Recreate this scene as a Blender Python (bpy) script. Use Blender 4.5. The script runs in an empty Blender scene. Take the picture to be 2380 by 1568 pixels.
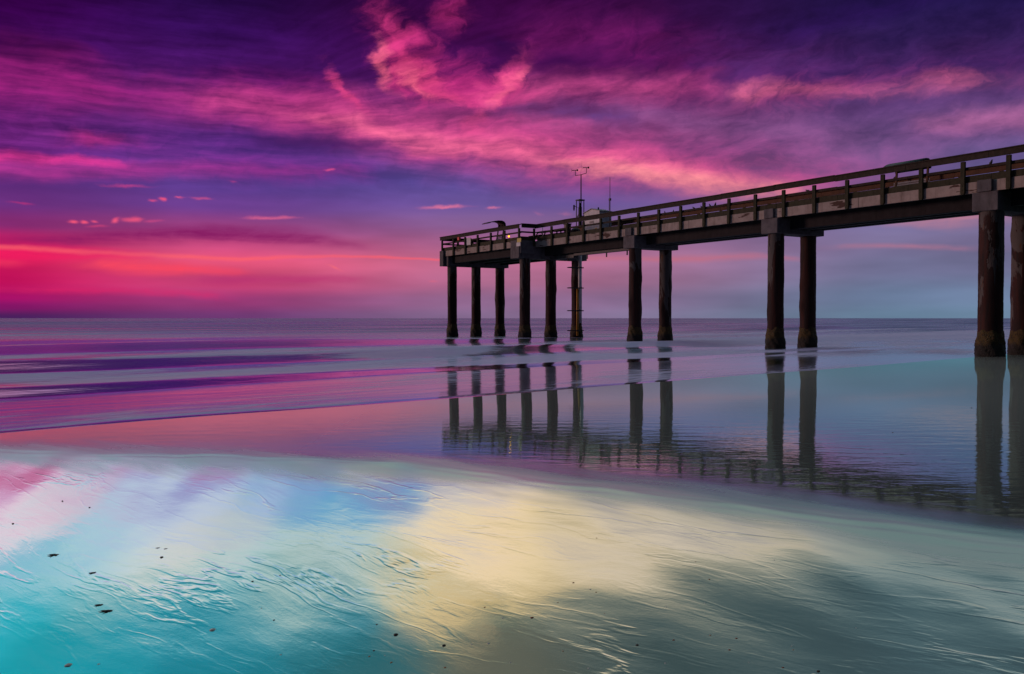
import bpy, bmesh, math, random
import numpy as np
from mathutils import Vector, Matrix

sc = bpy.context.scene
COL = sc.collection
R = math.radians
random.seed(7)
rng = np.random.default_rng(11)

# ------------------------------------------------------------------ camera
F = 2000.0                      # focal length in pixels of a 2380 px wide frame
W, H, CX, CY = 2380.0, 1568.0, 1190.0, 784.0
PITCH = math.atan((CY - 740.0) / F)
CAM_Z = 1.5
cam_d = bpy.data.cameras.new("camera")
cam_d.sensor_width = 36.0
cam_d.lens = 36.0 * F / W
cam_d.clip_start = 0.05
cam_d.clip_end = 30000
cam = bpy.data.objects.new("camera", cam_d)
COL.objects.link(cam)
cam.location = (0, 0, CAM_Z)
cam.rotation_euler = (R(90) - PITCH, 0, 0)
sc.camera = cam

# ------------------------------------------------------------------ render settings
sc.view_settings.view_transform = 'Standard'
sc.view_settings.look = 'None'
sc.view_settings.exposure = 0
sc.view_settings.gamma = 1
sc.view_settings.use_curve_mapping = False
sc.render.engine = 'CYCLES'
sc.cycles.max_bounces = 6
sc.cycles.diffuse_bounces = 3
sc.cycles.glossy_bounces = 4
sc.cycles.caustics_reflective = False
sc.cycles.caustics_refractive = False
sc.cycles.use_denoising = True


def ray(x, y):
    """world direction through a pixel of the 2380 x 1568 frame"""
    c, s = math.cos(PITCH), math.sin(PITCH)
    return Vector((x - CX, F * c + (CY - y) * s, -F * s + (CY - y) * c))


def ground(x, y, z=0.0):
    d = ray(x, y)
    k = (z - CAM_Z) / d.z
    return Vector((d.x * k, d.y * k, z))


def sky_uv(x, y):
    d = ray(x, y)
    az = math.atan2(d.x, d.y)
    el = math.atan2(d.z, math.hypot(d.x, d.y))
    return CX + 2000 * az, 2000 * el


def lin(c):
    return tuple((v / 12.92 if v <= 0.04045 else ((v + 0.055) / 1.055) ** 2.4) for v in c)


# ------------------------------------------------------------------ lie of the beach (used by the sheet, the shells and the sky angles)
SN = Vector((-0.68, 0.733, 0))     # seaward
SL = Vector((0.733, 0.68, 0))      # along the shore
TILT = 0.185  # dip of the near sand, shaped so that it mirrors the made-up upper sky
UND = [0.0048]            # height of the gentle undulations of the near sand


def smn(x, a, b):
    t = np.clip((x - a) / (b - a), 0, 1)
    return t * t * (3 - 2 * t)


_S = np.linspace(-10, 60, 1401)
_SL = .024 * smn(_S, 4, 10.5)
_ZT = -np.concatenate([[0], np.cumsum((_SL[1:] + _SL[:-1]) / 2 * (_S[1] - _S[0]))])
_ZT -= np.interp(12.5, _S, _ZT)


# the brink between standing water and dipping sand is stepped to blend their two reflections
_W = np.linspace(-9.5, 1.5, 11001)


def _dip(period, shift):
    du = 1 - smn(_W, -.30, .22)
    ph = np.mod(_W / period + shift + .45 * np.sin(_W * 9.0 + shift * 5), 1.0)
    st = np.clip((du - ph) * 6 + .5, 0, 1)
    st = np.where(_W < -.33, 1.0, np.where(_W > .25, 0.0, st))
    st = np.convolve(st, np.ones(31) / 31, mode='same')
    st[:25] = 1
    f = np.concatenate([np.cumsum((st[::-1][:-1] + st[::-1][1:]) / 2 * (_W[1] - _W[0]))[::-1], [0]])
    off = np.interp(-1.0, _W, f) - .95
    return f - off * (1 - smn(_W, -.6, .45))


_DIPS = [_dip(.15, 0.0), _dip(.23, .4), _dip(.115, .7)]


def beach_height(x, y):
    """foreshore falling gently to the sea; nearer than the standing water the sand dips to the camera"""
    x = np.asarray(x, float); y = np.asarray(y, float)
    q = np.sqrt((x + .67) ** 2 + 2.2)
    yb = 7.95 - .51 * (x + .67) - .26 * (q - 1.483)
    sl = -.51 - .26 * (x + .67) / q
    wl = (y - yb) / np.sqrt(1 + sl * sl)
    s_ = x * SN.x + np.maximum(y, yb) * SN.y
    z = np.interp(s_, _S, _ZT)
    wl = wl + (.16 * np.sin(x * .9 + .4) * np.sin(x * .41 + 2.0) + .05 * np.sin(x * 2.9 + 1.4) + .030 * np.sin(x * 6.3 - y * .9) + .016 * np.sin(x * 13.0 + y * 2.0) * np.sin(x * 2.3)) * np.exp(-np.abs(wl) / .9)
    fs = [np.interp(wl, _W, f) for f in _DIPS]
    k1 = smn(np.sin(x * 1.7 + wl * 2.6 + .6) + .8 * np.sin(x * 3.9 - wl * 4.2), -.6, .6)
    k2 = smn(np.sin(x * 2.3 - wl * 3.4 + 2.2) + .7 * np.sin(x * .8 + wl * 5.1), -.2, 1.0)
    f = fs[0] * (1 - k1) + fs[1] * k1
    f = f * (1 - k2) + fs[2] * k2
    und = (.55 * np.sin(x * 1.7 + wl * 2.6 + .6) + .45 * np.sin(x * 3.1 - wl * 3.6) + .5 * np.sin(x * 2.3 - wl * 2.9 + 2.2) + .3 * np.sin(x * 5.2 + wl * 5.6 + 1.0))
    z = z + UND[0] * und * smn(-wl, .25, 1.2) * (.25 + .75 * smn(x, -3.0, -.4))
    return z - TILT * f


def sand_height(x, y):
    return float(beach_height(x, y))


def mir(x, y):
    """sky angles that a pixel of the near sand mirrors"""
    p = ground(x, y)
    for _ in range(12):
        p = ground(x, y, sand_height(p.x, p.y))
    e, keep_u = .4, UND[0]
    UND[0] = 0.0
    gx = (sand_height(p.x + e, p.y) - sand_height(p.x - e, p.y)) / (2 * e)
    gy = (sand_height(p.x, p.y + e) - sand_height(p.x, p.y - e)) / (2 * e)
    UND[0] = keep_u
    n = Vector((-gx, -gy, 1)).normalized()
    d = ray(x, y).normalized()
    r = d - n * (2 * d.dot(n))
    return CX + 2000 * math.atan2(r.x, r.y), 2000 * math.atan2(r.z, math.hypot(r.x, r.y))


# ------------------------------------------------------------------ node helper
class G:
    def __init__(self, tree):
        self.t = tree
        self.n = tree.nodes
        self.l = tree.links

    def node(self, kind, **kw):
        nd = self.n.new(kind)
        for k, v in kw.items():
            setattr(nd, k, v)
        return nd

    def put(self, sock, v):
        if isinstance(v, bpy.types.NodeSocket):
            self.l.new(v, sock)
        elif v is not None:
            if hasattr(sock.default_value, '__len__') and not hasattr(v, '__len__'):
                sock.default_value = [v] * len(sock.default_value)
            elif hasattr(sock.default_value, '__len__') and len(sock.default_value) == 4 and len(v) == 3:
                sock.default_value = (*v, 1)
            else:
                sock.default_value = v

    def m(self, op, a, b=None, c=None, clamp=False):
        nd = self.node('ShaderNodeMath', operation=op, use_clamp=clamp)
        self.put(nd.inputs[0], a)
        if b is not None: self.put(nd.inputs[1], b)
        if c is not None: self.put(nd.inputs[2], c)
        return nd.outputs[0]

    def add(self, a, b): return self.m('ADD', a, b)
    def sub(self, a, b): return self.m('SUBTRACT', a, b)
    def mul(self, a, b): return self.m('MULTIPLY', a, b)
    def mad(self, a, b, c): return self.m('MULTIPLY_ADD', a, b, c)

    def smooth(self, v, a, b, lo=0.0, hi=1.0):
        nd = self.node('ShaderNodeMapRange', interpolation_type='SMOOTHSTEP', clamp=False)
        for i, q in enumerate((v, a, b, lo, hi)):
            self.put(nd.inputs[i], q)
        return nd.outputs[0]

    def lerp(self, v, a, b, lo=0.0, hi=1.0):
        # plain maths: a clamped Map Range would be compiled out of order and use up the shader stack
        t_ = self.m('MAXIMUM', self.m('MULTIPLY_ADD', v, 1.0 / (b - a), -a / (b - a)), 0.0)
        t_ = self.m('MINIMUM', t_, 1.0)
        return t_ if (lo, hi) == (0.0, 1.0) else self.m('MULTIPLY_ADD', t_, hi - lo, lo)

    def mix(self, f, a, b, blend='MIX'):
        nd = self.node('ShaderNodeMix', data_type='RGBA', blend_type=blend)
        self.put(nd.inputs[0], f)
        self.put(nd.inputs[6], a)
        self.put(nd.inputs[7], b)
        return nd.outputs[2]

    def xyz(self, x, y, z=0.0):
        nd = self.node('ShaderNodeCombineXYZ')
        for i, q in enumerate((x, y, z)):
            self.put(nd.inputs[i], q)
        return nd.outputs[0]

    def sep(self, v):
        nd = self.node('ShaderNodeSeparateXYZ')
        self.l.new(v, nd.inputs[0])
        return nd.outputs

    def grey(self, v):
        nd = self.node('ShaderNodeCombineColor')
        for i in range(3):
            self.put(nd.inputs[i], v)
        return nd.outputs[0]

    def sepc(self, v):
        nd = self.node('ShaderNodeSeparateColor')
        self.l.new(v, nd.inputs[0])
        return nd.outputs

    def noise(self, vec, scale=1.0, detail=4.0, rough=0.5, dist=0.0, dim='3D', color=False, lac=2.0):
        nd = self.node('ShaderNodeTexNoise', noise_dimensions=dim)
        self.l.new(vec, nd.inputs['Vector'])
        self.put(nd.inputs['Scale'], scale)
        self.put(nd.inputs['Detail'], detail)
        self.put(nd.inputs['Roughness'], rough)
        self.put(nd.inputs['Lacunarity'], lac)
        self.put(nd.inputs['Distortion'], dist)
        return nd.outputs[1 if color else 0]

    def ramp(self, fac, stops, interp='LINEAR', srgb=True):
        nd = self.node('ShaderNodeValToRGB')
        cr = nd.color_ramp
        cr.interpolation = interp
        stops = sorted(stops, key=lambda q: q[0])
        while len(cr.elements) < len(stops):
            cr.elements.new(0.5)
        for e, (p, c) in zip(cr.elements, stops):
            e.position = p
        for e, (p, c) in zip(cr.elements, stops):
            e.position = p
            e.color = (*(lin(c) if srgb else c), 1)
        self.put(nd.inputs[0], fac)
        return nd.outputs[0]

    def fcurve(self, fac, pts):
        nd = self.node('ShaderNodeFloatCurve')
        cu = nd.mapping.curves[0]
        pts = sorted(pts)
        if pts[0][0] > 0: pts = [(0.0, pts[0][1])] + pts
        if pts[-1][0] < 1: pts = pts + [(1.0, pts[-1][1])]
        while len(cu.points) < len(pts):
            cu.points.new(0.5, 0.5)
        for p, (a, b) in zip(cu.points, pts):
            p.location = (a, b)
            p.handle_type = 'AUTO_CLAMPED'
        nd.mapping.update()
        self.put(nd.inputs['Value'], fac)
        return nd.outputs[0]


# ------------------------------------------------------------------ world: dawn sky with lit clouds
world = bpy.data.worlds.new("World")
sc.world = world
world.use_nodes = True
wt = world.node_tree
wt.nodes.clear()
g = G(wt)
dirv = g.node('ShaderNodeTexCoord').outputs['Generated']
dx, dy, dz = g.sep(dirv)
AZ = g.m('ARCTAN2', dx, dy)
EL = g.m('ARCSINE', g.m('MINIMUM', g.m('MAXIMUM', dz, -1.0), 1.0))
U0 = g.mad(AZ, 2000.0, CX)
V0 = g.mul(EL, 2000.0)
# slow and fine warps, so no cloud edge is a ruled curve
wv = g.xyz(g.mul(U0, 1 / 260.0), g.mul(V0, 1 / 110.0), 0.0)
wn = g.sepc(g.noise(wv, 1.0, 3.0, 0.5, dim='2D', color=True))
wv2 = g.xyz(g.mul(U0, 1 / 70.0), g.mul(V0, 1 / 38.0), 0.0)
wn2 = g.sepc(g.noise(wv2, 1.0, 4.0, 0.6, dim='2D', color=True))
hi = g.smooth(V0, 150, 420)           # low bands stay flat, high clouds curl
U = g.add(U0, g.add(g.mul(g.sub(wn[0], 0.5), 150), g.mul(g.sub(wn2[0], 0.5), g.mad(hi, 46.0, 12.0))))
V = g.add(V0, g.add(g.mul(g.sub(wn[1], 0.5), g.mad(hi, 34.0, 10.0)),
                    g.mul(g.sub(wn2[1], 0.5), g.mad(hi, 24.0, 6.0))))
# texture noises
# streaks fan out from a point low over the pier's far end; left of it they lie flat
fu, fv = sky_uv(560, 352)
du = g.m('MAXIMUM', g.sub(U0, fu), 30.0)
dv = g.sub(V0, fv)
ang = g.m('ARCTAN2', dv, g.add(du, 330.0))
rr_ = g.m('SQRT', g.add(g.mul(du, du), g.mul(dv, dv)))
sw = g.mul(g.sub(wn[1], .5), .035)
n_fan = g.noise(g.xyz(g.mul(rr_, 1 / 240.0), g.mul(g.add(ang, sw), 22.0), 0.0), 1.0, 8.0, 0.62, 0.0, dim='2D')
n_flat = g.noise(g.xyz(g.mul(U0, 1 / 210.0), g.mul(g.add(V0, g.mul(g.sub(wn[1], .5), 26.0)), 1 / 20.0), 3.0), 1.0, 8.0, 0.60, 0.0, dim='2D')
fan_on = g.mul(g.smooth(U0, fu - 60, fu + 320), g.smooth(V0, 190, 300))
n_streak = g.add(g.mul(n_fan, fan_on), g.mul(n_flat, g.sub(1.0, fan_on)))
n_wisp0 = g.noise(g.xyz(g.add(g.mul(U, 1 / 62.0), g.mul(V, -1 / 110.0)), g.mul(V, 1 / 44.0), 0.0), 1.0, 8.0, 0.64, 0.35, dim='2D')
n_wisp = g.add(g.mul(n_wisp0, .75), g.mul(n_streak, .25))
n_streak = g.add(g.mul(n_streak, .68), g.mul(n_wisp0, .32))
n_big = g.noise(g.xyz(g.mul(U0, 1 / 420.0), g.mul(V0, 1 / 80.0), 9.0), 1.0, 3.0, 0.5, 0.0, dim='2D')
UMIN, UMAX = -260.0, 2640.0
uf = g.lerp(U, UMIN, UMAX)
uf0 = g.lerp(U0, UMIN, UMAX)
VS = 800.0


def vf(y, x=CX):
    return sky_uv(x, y)[1] / VS


def col_ramp(x, stops):
    return g.ramp(g.m('DIVIDE', V0, VS), [(max(0, min(1, vf(y, x))), c) for y, c in stops], 'EASE')


rA = col_ramp(20, [(738, (.30, .13, .38)), (712, (.52, .08, .40)), (690, (.66, .06, .40)), (650, (.80, .07, .37)), (600, (.90, .11, .39)),
                   (560, (.80, .13, .42)), (520, (.55, .18, .47)), (470, (.42, .19, .50)), (420, (.38, .18, .50)),
                   (340, (.38, .12, .46)), (250, (.30, .10, .42)), (170, (.30, .06, .36)), (80, (.24, .03, .32)), (0, (.20, .01, .27))])
rB = col_ramp(560, [(738, (.43, .22, .45)), (700, (.60, .22, .46)), (660, (.79, .25, .46)), (610, (.88, .32, .47)), (570, (.78, .29, .49)),
                    (530, (.62, .27, .53)), (480, (.43, .25, .57)), (430, (.36, .24, .57)), (390, (.33, .21, .56)),
                    (320, (.28, .16, .50)), (250, (.30, .12, .46)), (160, (.28, .08, .40)), (70, (.20, .05, .33)), (0, (.15, .04, .27))])
rC = col_ramp(1180, [(738, (.52, .42, .56)), (700, (.57, .42, .57)), (650, (.66, .41, .54)), (600, (.70, .41, .54)), (560, (.64, .40, .57)),
                     (520, (.52, .38, .58)), (470, (.40, .32, .58)), (420, (.33, .28, .55)), (360, (.38, .22, .48)), (300, (.46, .20, .46)),
                     (230, (.36, .12, .40)), (150, (.28, .06, .33)), (70, (.25, .04, .28)), (0, (.22, .03, .25))])
rD = col_ramp(2120, [(738, (.40, .50, .60)), (690, (.41, .48, .60)), (620, (.45, .45, .59)), (560, (.47, .43, .58)), (500, (.44, .41, .58)),
                     (440, (.40, .38, .57)), (370, (.39, .34, .55)), (300, (.37, .28, .50)), (230, (.33, .22, .45)),
                     (160, (.21, .13, .36)), (80, (.14, .09, .29)), (0, (.12, .08, .27))])
uA, uB, uC, uD = sky_uv(-20, 500)[0], sky_uv(480, 500)[0], sky_uv(1200, 500)[0], sky_uv(2120, 500)[0]
sky = g.mix(g.smooth(U0, uA, uB), rA, rB)
sky = g.mix(g.smooth(U0, uB, uC), sky, rC)
sky = g.mix(g.smooth(U0, uC, uD), sky, rD)
# faint mottling of the clear parts
sky = g.mix(1.0, sky, g.grey(g.lerp(n_big, 0.25, 0.75, 0.80, 1.18)), 'MULTIPLY')


def band(color, knots, tex, amount=0.9, e0=0.30, e1=0.95, soft=True):
    """a cloud band: knots = (x, y, half width, strength) in frame pixels, turned into sky angles"""
    global sky
    yc, hw, st = [], [], []
    for x, y, w, s in knots:
        u, v = sky_uv(x, y)
        a = (u - UMIN) / (UMAX - UMIN)
        yc.append((a, v / VS)); hw.append((a, w / 100.0)); st.append((a, s))
    yv = g.mul(g.fcurve(uf, yc), VS)
    wv_ = g.mul(g.fcurve(uf, hw), 100.0)
    sv = g.fcurve(uf, st)
    dist = g.m('ABSOLUTE', g.sub(V, yv))
    core = g.smooth(g.m('DIVIDE', dist, wv_), 0.0, 1.75, 1.0, 0.0)
    core = g.mul(core, sv)
    mk = g.mul(g.m('MINIMUM', core, 1.0), g.add(g.lerp(tex, .33, .68, 1.0 - amount * .9, 1.0), g.mul(g.m('MULTIPLY', core, core), .18 * amount)))
    sky = g.mix(mk, sky, lin(color))


def puff(color, x, y, rx, ry, rot, strength, tex, amount=0.9, e0=0.30, e1=0.95):
    global sky
    u, v = sky_uv(x, y)
    # plain float maths throughout: vector sockets would be converted out of order and fill the shader stack
    c, sn = math.cos(R(rot)), math.sin(R(rot))
    p = g.mad(U, c / rx, g.mad(V, sn / rx, -(u * c + v * sn) / rx))
    q = g.mad(U, -sn / ry, g.mad(V, c / ry, -(-u * sn + v * c) / ry))
    core = g.smooth(g.m('SQRT', g.mad(p, p, g.mul(q, q))), 0.0, 1.55, strength, 0.0)
    mk = g.mul(g.m('MINIMUM', core, 1.0), g.smooth(g.add(g.mul(g.sub(tex, 0.5), amount * 1.35), g.mul(core, 1.0)), e0 - .2, e1 + .2))
    sky = g.mix(mk, sky, lin(color))


# --- thin veils behind everything
n_mix = g.add(g.mul(n_streak, .5), g.mul(n_big, .5))
puff((.57, .17, .47), 420, 250, 620, 95, 0, .75, n_mix, .7)
puff((.56, .25, .49), 1350, 300, 560, 110, -6, .55, n_mix, .7)
puff((.46, .29, .51), 1950, 300, 420, 130, 6, .5, n_mix, .7)
puff((.52, .20, .53), 420, 395, 480, 50, 0, .6, n_mix, .7)
# --- high clouds
band((.62, .13, .46), [(-250, 150, 60, .75), (0, 175, 62, .8), (200, 200, 52, .85), (330, 215, 30, .55), (500, 225, 40, .7), (750, 240, 50, .85), (850, 260, 40, .7), (980, 280, 40, 0), (2600, 280, 40, 0)], n_streak)
band((.17, .02, .21), [(-250, 110, 40, .8), (0, 100, 30, .8), (100, 112, 26, .75), (200, 120, 16, .4), (300, 125, 10, 0), (2600, 125, 10, 0)], n_wisp)
band((.50, .17, .52), [(-250, 330, 45, .7), (0, 310, 40, .65), (250, 320, 30, .6), (420, 360, 38, .6), (650, 385, 34, .75), (850, 400, 22, .5), (960, 405, 20, 0), (2600, 300, 10, 0)], n_streak)
band((.54, .31, .51), [(0, 300, 60, 0), (1050, 300, 60, 0), (1250, 290, 70, .6), (1500, 300, 78, .7), (1800, 315, 75, .65), (2100, 330, 70, .55), (2300, 290, 60, .5), (2600, 270, 60, .5)], n_streak)
band((.42, .09, .36), [(0, 90, 50, 0), (1150, 90, 50, 0), (1280, 100, 60, .75), (1480, 110, 65, .8), (1650, 150, 60, .65), (1900, 170, 50, .45), (2200, 160, 40, .3), (2600, 160, 40, .3)], n_wisp)
band((.30, .17, .42), [(0, 100, 40, 0), (1500, 130, 40, 0), (1750, 150, 55, .6), (2000, 140, 60, .6), (2300, 110, 60, .55), (2600, 110, 60, .5)], n_streak)
band((.78, .28, .51), [(0, 220, 40, 0), (1080, 240, 40, 0), (1200, 225, 40, .85), (1330, 205, 36, .8), (1480, 205, 34, .75), (1650, 205, 26, .5), (1800, 215, 20, 0), (2600, 220, 20, 0)], n_streak)
band((.88, .42, .56), [(0, 210, 20, 0), (1630, 212, 14, 0), (1740, 214, 16, .7), (1850, 208, 15, .85), (1960, 214, 12, .75), (2080, 208, 16, .4), (2200, 192, 22, .5), (2300, 190, 16, .1), (2600, 190, 20, .1)], n_wisp, 1.0)
puff((.66, .26, .48), 1900, 215, 330, 46, 3, .7, n_wisp, 1.2)
band((.66, .38, .57), [(0, 290, 20, 0), (2080, 305, 18, 0), (2200, 290, 24, .7), (2330, 278, 26, .75), (2600, 260, 26, .7)], n_streak)
# main swoosh
band((.78, .27, .52), [(0, 250, 30, 0), (250, 235, 30, 0), (480, 240, 34, .55), (700, 262, 46, .85), (900, 296, 66, 1.0), (1100, 322, 76, 1.0), (1300, 352, 72, .95), (1500, 378, 64, .9), (1700, 398, 56, .8), (1900, 410, 46, .5), (2100, 400, 40, .2), (2300, 400, 30, 0), (2600, 440, 20, 0)], n_streak, 0.75)
band((.92, .40, .57), [(0, 250, 16, 0), (620, 262, 10, 0), (760, 280, 14, .6), (900, 312, 24, .85), (1080, 342, 30, .9), (1250, 366, 32, .85), (1400, 386, 32, .85), (1560, 408, 34, .85), (1720, 428, 30, .7), (1900, 440, 20, .2), (2000, 440, 20, 0), (2600, 440, 20, 0)], n_streak, 1.0)
band((.95, .57, .58), [(0, 400, 16, 0), (1150, 366, 10, 0), (1300, 384, 14, .6), (1420, 398, 18, .75), (1560, 420, 24, .8), (1700, 440, 26, .85), (1850, 452, 18, .4), (1950, 455, 12, 0), (2600, 440, 20, 0)], n_streak, 1.0)
# curling upper clouds
puff((.74, .18, .46), 945, 130, 170, 80, -52, .85, n_wisp, 1.2)
puff((.74, .18, .47), 1090, 205, 190, 75, -15, .85, n_wisp, 1.2)
puff((.82, .22, .49), 930, 120, 120, 40, -60, .95, n_wisp, 1.5)
puff((.86, .26, .50), 1010, 190, 120, 36, -35, 1.0, n_wisp, 1.5)
puff((.84, .26, .51), 1170, 185, 105, 44, 40, .95, n_wisp, 1.5)
puff((.84, .28, .52), 1110, 255, 90, 30, 62, .9, n_wisp, 1.4)
puff((.86, .26, .51), 805, 210, 84, 20, -50, .95, n_wisp, 1.2)
puff((.96, .40, .54), 905, 150, 84, 26, -58, .9, n_wisp, 1.6)
puff((.96, .40, .54), 985, 190, 84, 22, -38, .85, n_wisp, 1.6)
puff((.94, .38, .55), 1150, 215, 74, 18, 52, .8, n_wisp, 1.6)
puff((.94, .38, .55), 1205, 175, 50, 20, 30, .8, n_wisp, 1.6)
puff((.62, .14, .41), 1065, 25, 84, 50, 40, .9, n_wisp, 1.4)
puff((.14, .03, .25), 1320, 140, 130, 34, 5, .8, n_wisp, 1.2)
puff((.16, .04, .26), 1180, 110, 90, 40, -20, .75, n_wisp, 1.1)
puff((.19, .07, .35), 1900, 60, 420, 50, 8, .7, n_streak, 0.9)
# grey streaks below the swoosh
band((.27, .11, .37), [(0, 330, 12, 0), (470, 312, 10, 0), (620, 325, 18, .7), (760, 338, 22, 1.0), (860, 345, 14, .7), (950, 350, 10, 0), (2600, 340, 10, 0)], n_streak, 0.8)
band((.30, .20, .45), [(0, 260, 12, 0), (1050, 262, 10, 0), (1180, 258, 16, .8), (1320, 262, 18, .8), (1480, 285, 20, .5), (1560, 300, 20, 0), (2600, 340, 10, 0)], n_streak, 0.8)
# left pink sheets
band((.66, .20, .54), [(-250, 392, 20, .9), (0, 394, 20, .9), (250, 396, 19, .85), (420, 396, 16, .6), (640, 398, 14, .5), (820, 402, 10, .3), (900, 402, 10, 0), (2600, 402, 10, 0)], n_streak, 0.6)
band((.88, .22, .57), [(-250, 350, 18, 1.), (0, 360, 14, 1.0), (130, 368, 11, .9), (260, 380, 8, .6), (340, 388, 6, 0), (2600, 402, 10, 0)], n_streak, 0.6)
puff((.68, .18, .50), 210, 322, 110, 22, 0, .9, n_streak, .9)
# long streaks through the whole high layer
sky = g.mix(g.smooth(V0, 230, 360), sky, g.mix(1.0, sky, g.grey(g.lerp(n_streak, .34, .66, .72, 1.26)), 'MULTIPLY'))
# --- low clouds over the horizon
band((.52, .10, .38), [(-250, 566, 14, .7), (0, 562, 12, .75), (150, 556, 13, .9), (350, 548, 17, 1.05), (550, 546, 19, 1.05), (720, 554, 18, .9), (860, 570, 10, .5), (960, 575, 8, 0), (2600, 575, 8, 0)], n_streak, 0.7)
band((.97, .12, .38), [(-250, 590, 22, .9), (0, 588, 20, .95), (160, 592, 14, .8), (320, 596, 10, .4), (420, 596, 8, 0), (2600, 596, 8, 0)], n_streak, 0.7)
band((.99, .38, .43), [(-250, 574, 5, .6), (0, 574, 5, .7), (200, 588, 5, .65), (420, 599, 5, .85), (580, 606, 5, .9), (700, 600, 4, .75), (850, 597, 3.5, .7), (1030, 603, 3, .7), (1200, 610, 4, .3), (1300, 612, 4, 0), (2600, 600, 4, 0)], n_streak, 0.5)
band((.98, .28, .38), [(0, 612, 8, .3), (130, 612, 6, .0), (210, 614, 10, .8), (330, 624, 14, 1.0), (450, 628, 11, .9), (560, 634, 8, .6), (640, 638, 6, 0), (2600, 640, 4, 0)], n_streak, 0.7)
band((.72, .20, .44), [(0, 660, 8, 0), (380, 660, 8, 0), (520, 652, 10, .7), (700, 652, 9, .75), (820, 650, 7, .3), (900, 650, 7, 0), (2600, 640, 4, 0)], n_streak, 0.8)
band((.88, .14, .40), [(-250, 676, 8, .6), (0, 674, 8, .6), (250, 676, 8, .7), (480, 688, 8, .6), (620, 692, 8, 0), (2600, 640, 4, 0)], n_streak, 0.9)
band((.74, .43, .52), [(0, 600, 6, 0), (1050, 604, 5, 0), (1250, 604, 6, .7), (1420, 600, 6, .85), (1600, 602, 8, .9), (1740, 598, 7, .8), (1850, 604, 5, .4), (1950, 606, 5, 0), (2600, 600, 4, 0)], n_streak, 0.8)
band((.66, .45, .56), [(0, 575, 6, 0), (1850, 580, 6, 0), (2000, 574, 6, .8), (2120, 572, 6, .85), (2260, 578, 6, .5), (2400, 580, 5, 0), (2600, 580, 4, 0)], n_streak, 0.9)
band((.74, .49, .57), [(0, 510, 6, 0), (1960, 524, 6, 0), (2100, 514, 10, .65), (2210, 508, 17, .9), (2280, 500, 22, .9), (2400, 490, 20, .5), (2600, 480, 14, 0)], n_streak, 0.7)
for (x, y, rx, ry, rot, st, c) in [
        (275, 433, 58, 5, 3, 1.0, (.80, .26, .53)), (765, 399, 10, 6, 0, 1.2, (.88, .32, .56)), (530, 425, 18, 5, 4, .9, (.70, .25, .53)),
        (360, 467, 14, 4, -4, 1.1, (.90, .32, .52)), (385, 466, 12, 4, -8, 1.2, (.95, .34, .50)), (425, 463, 14, 3, -4, 1.1, (.88, .34, .53)), (470, 464, 26, 4, 2, 1.0, (.86, .34, .54)),
        (165, 512, 16, 5, -6, 1.2, (.96, .34, .48)), (200, 514, 16, 5, -8, 1.2, (.96, .34, .48)), (236, 514, 14, 4, -8, 1.1, (.94, .34, .49)),
        (305, 514, 14, 7, 25, 1.2, (.94, .34, .50)), (338, 511, 18, 8, 10, 1.2, (.94, .34, .50)), (375, 513, 26, 5, 2, .9, (.85, .30, .52)), (250, 526, 40, 5, 2, .9, (.85, .27, .47)),
        (630, 504, 80, 6, 1, 1.1, (.90, .40, .56)), (1030, 480, 62, 6, 2, 1.15, (.90, .46, .60)), (1150, 483, 38, 4, 1, 1.1, (.86, .46, .61)),
        (780, 626, 24, 5, -22, 1.1, (.95, .42, .48)), (1285, 497, 16, 8, 0, .8, (.74, .42, .58)), (1330, 498, 16, 8, 0, .8, (.74, .42, .58)),
        (1000, 652, 20, 5, 0, .9, (.86, .40, .50)), (15, 470, 30, 4, 0, 1.0, (.75, .20, .47))]:
    puff(c, x, y, rx, ry, rot, st * .85, n_wisp, 1.0, 0.25, 1.1)

# --- unseen upper sky, made up for the near sand to mirror: turquoise high on the left, pale lit cloud in front, slate to the right
VU0, VU1 = 720.0, 1700.0


def up_ramp(x, stops):
    return g.ramp(g.lerp(V, VU0, VU1), [(min(1, max(0, (mir(x, y)[1] - VU0) / (VU1 - VU0))), c) for y, c in stops], 'EASE')


U_keep, V_keep = U, V
U = g.add(U0, g.mul(g.sub(U, U0), .4))
V = g.add(V0, g.mul(g.sub(V, V0), .8))
ups = [
    (60, [(1085, (.78, .44, .62)), (1130, (.80, .62, .78)), (1190, (.90, .80, .86)), (1250, (.88, .86, .88)), (1295, (.38, .74, .86)), (1350, (.62, .84, .87)), (1400, (.10, .70, .78)), (1470, (.0, .66, .72)), (1568, (.0, .58, .64))]),
    (420, [(1085, (.68, .46, .66)), (1130, (.58, .62, .82)), (1200, (.74, .80, .88)), (1300, (.90, .89, .85)), (1365, (.66, .82, .82)), (1415, (.08, .64, .72)), (1490, (.01, .52, .60)), (1568, (.03, .48, .55))]),
    (780, [(1090, (.56, .48, .68)), (1140, (.42, .64, .82)), (1215, (.40, .67, .82)), (1280, (.76, .83, .82)), (1350, (.70, .78, .74)), (1410, (.24, .58, .63)), (1490, (.04, .42, .48)), (1568, (.10, .38, .42))]),
    (1120, [(1105, (.50, .42, .58)), (1130, (.52, .54, .68)), (1185, (.86, .80, .74)), (1230, (.97, .86, .69)), (1310, (.93, .83, .63)), (1400, (.82, .71, .48)), (1460, (.48, .51, .43)), (1520, (.33, .38, .34)), (1568, (.36, .37, .32))]),
    (1560, [(1165, (.48, .46, .54)), (1190, (.60, .60, .62)), (1230, (.84, .78, .69)), (1270, (.80, .75, .66)), (1350, (.64, .62, .53)), (1430, (.44, .47, .43)), (1500, (.27, .34, .34)), (1568, (.20, .28, .29))]),
    (2150, [(1255, (.42, .46, .50)), (1290, (.56, .60, .57)), (1330, (.48, .55, .55)), (1400, (.32, .42, .44)), (1500, (.23, .33, .36)), (1568, (.21, .30, .33))]),
]
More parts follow.
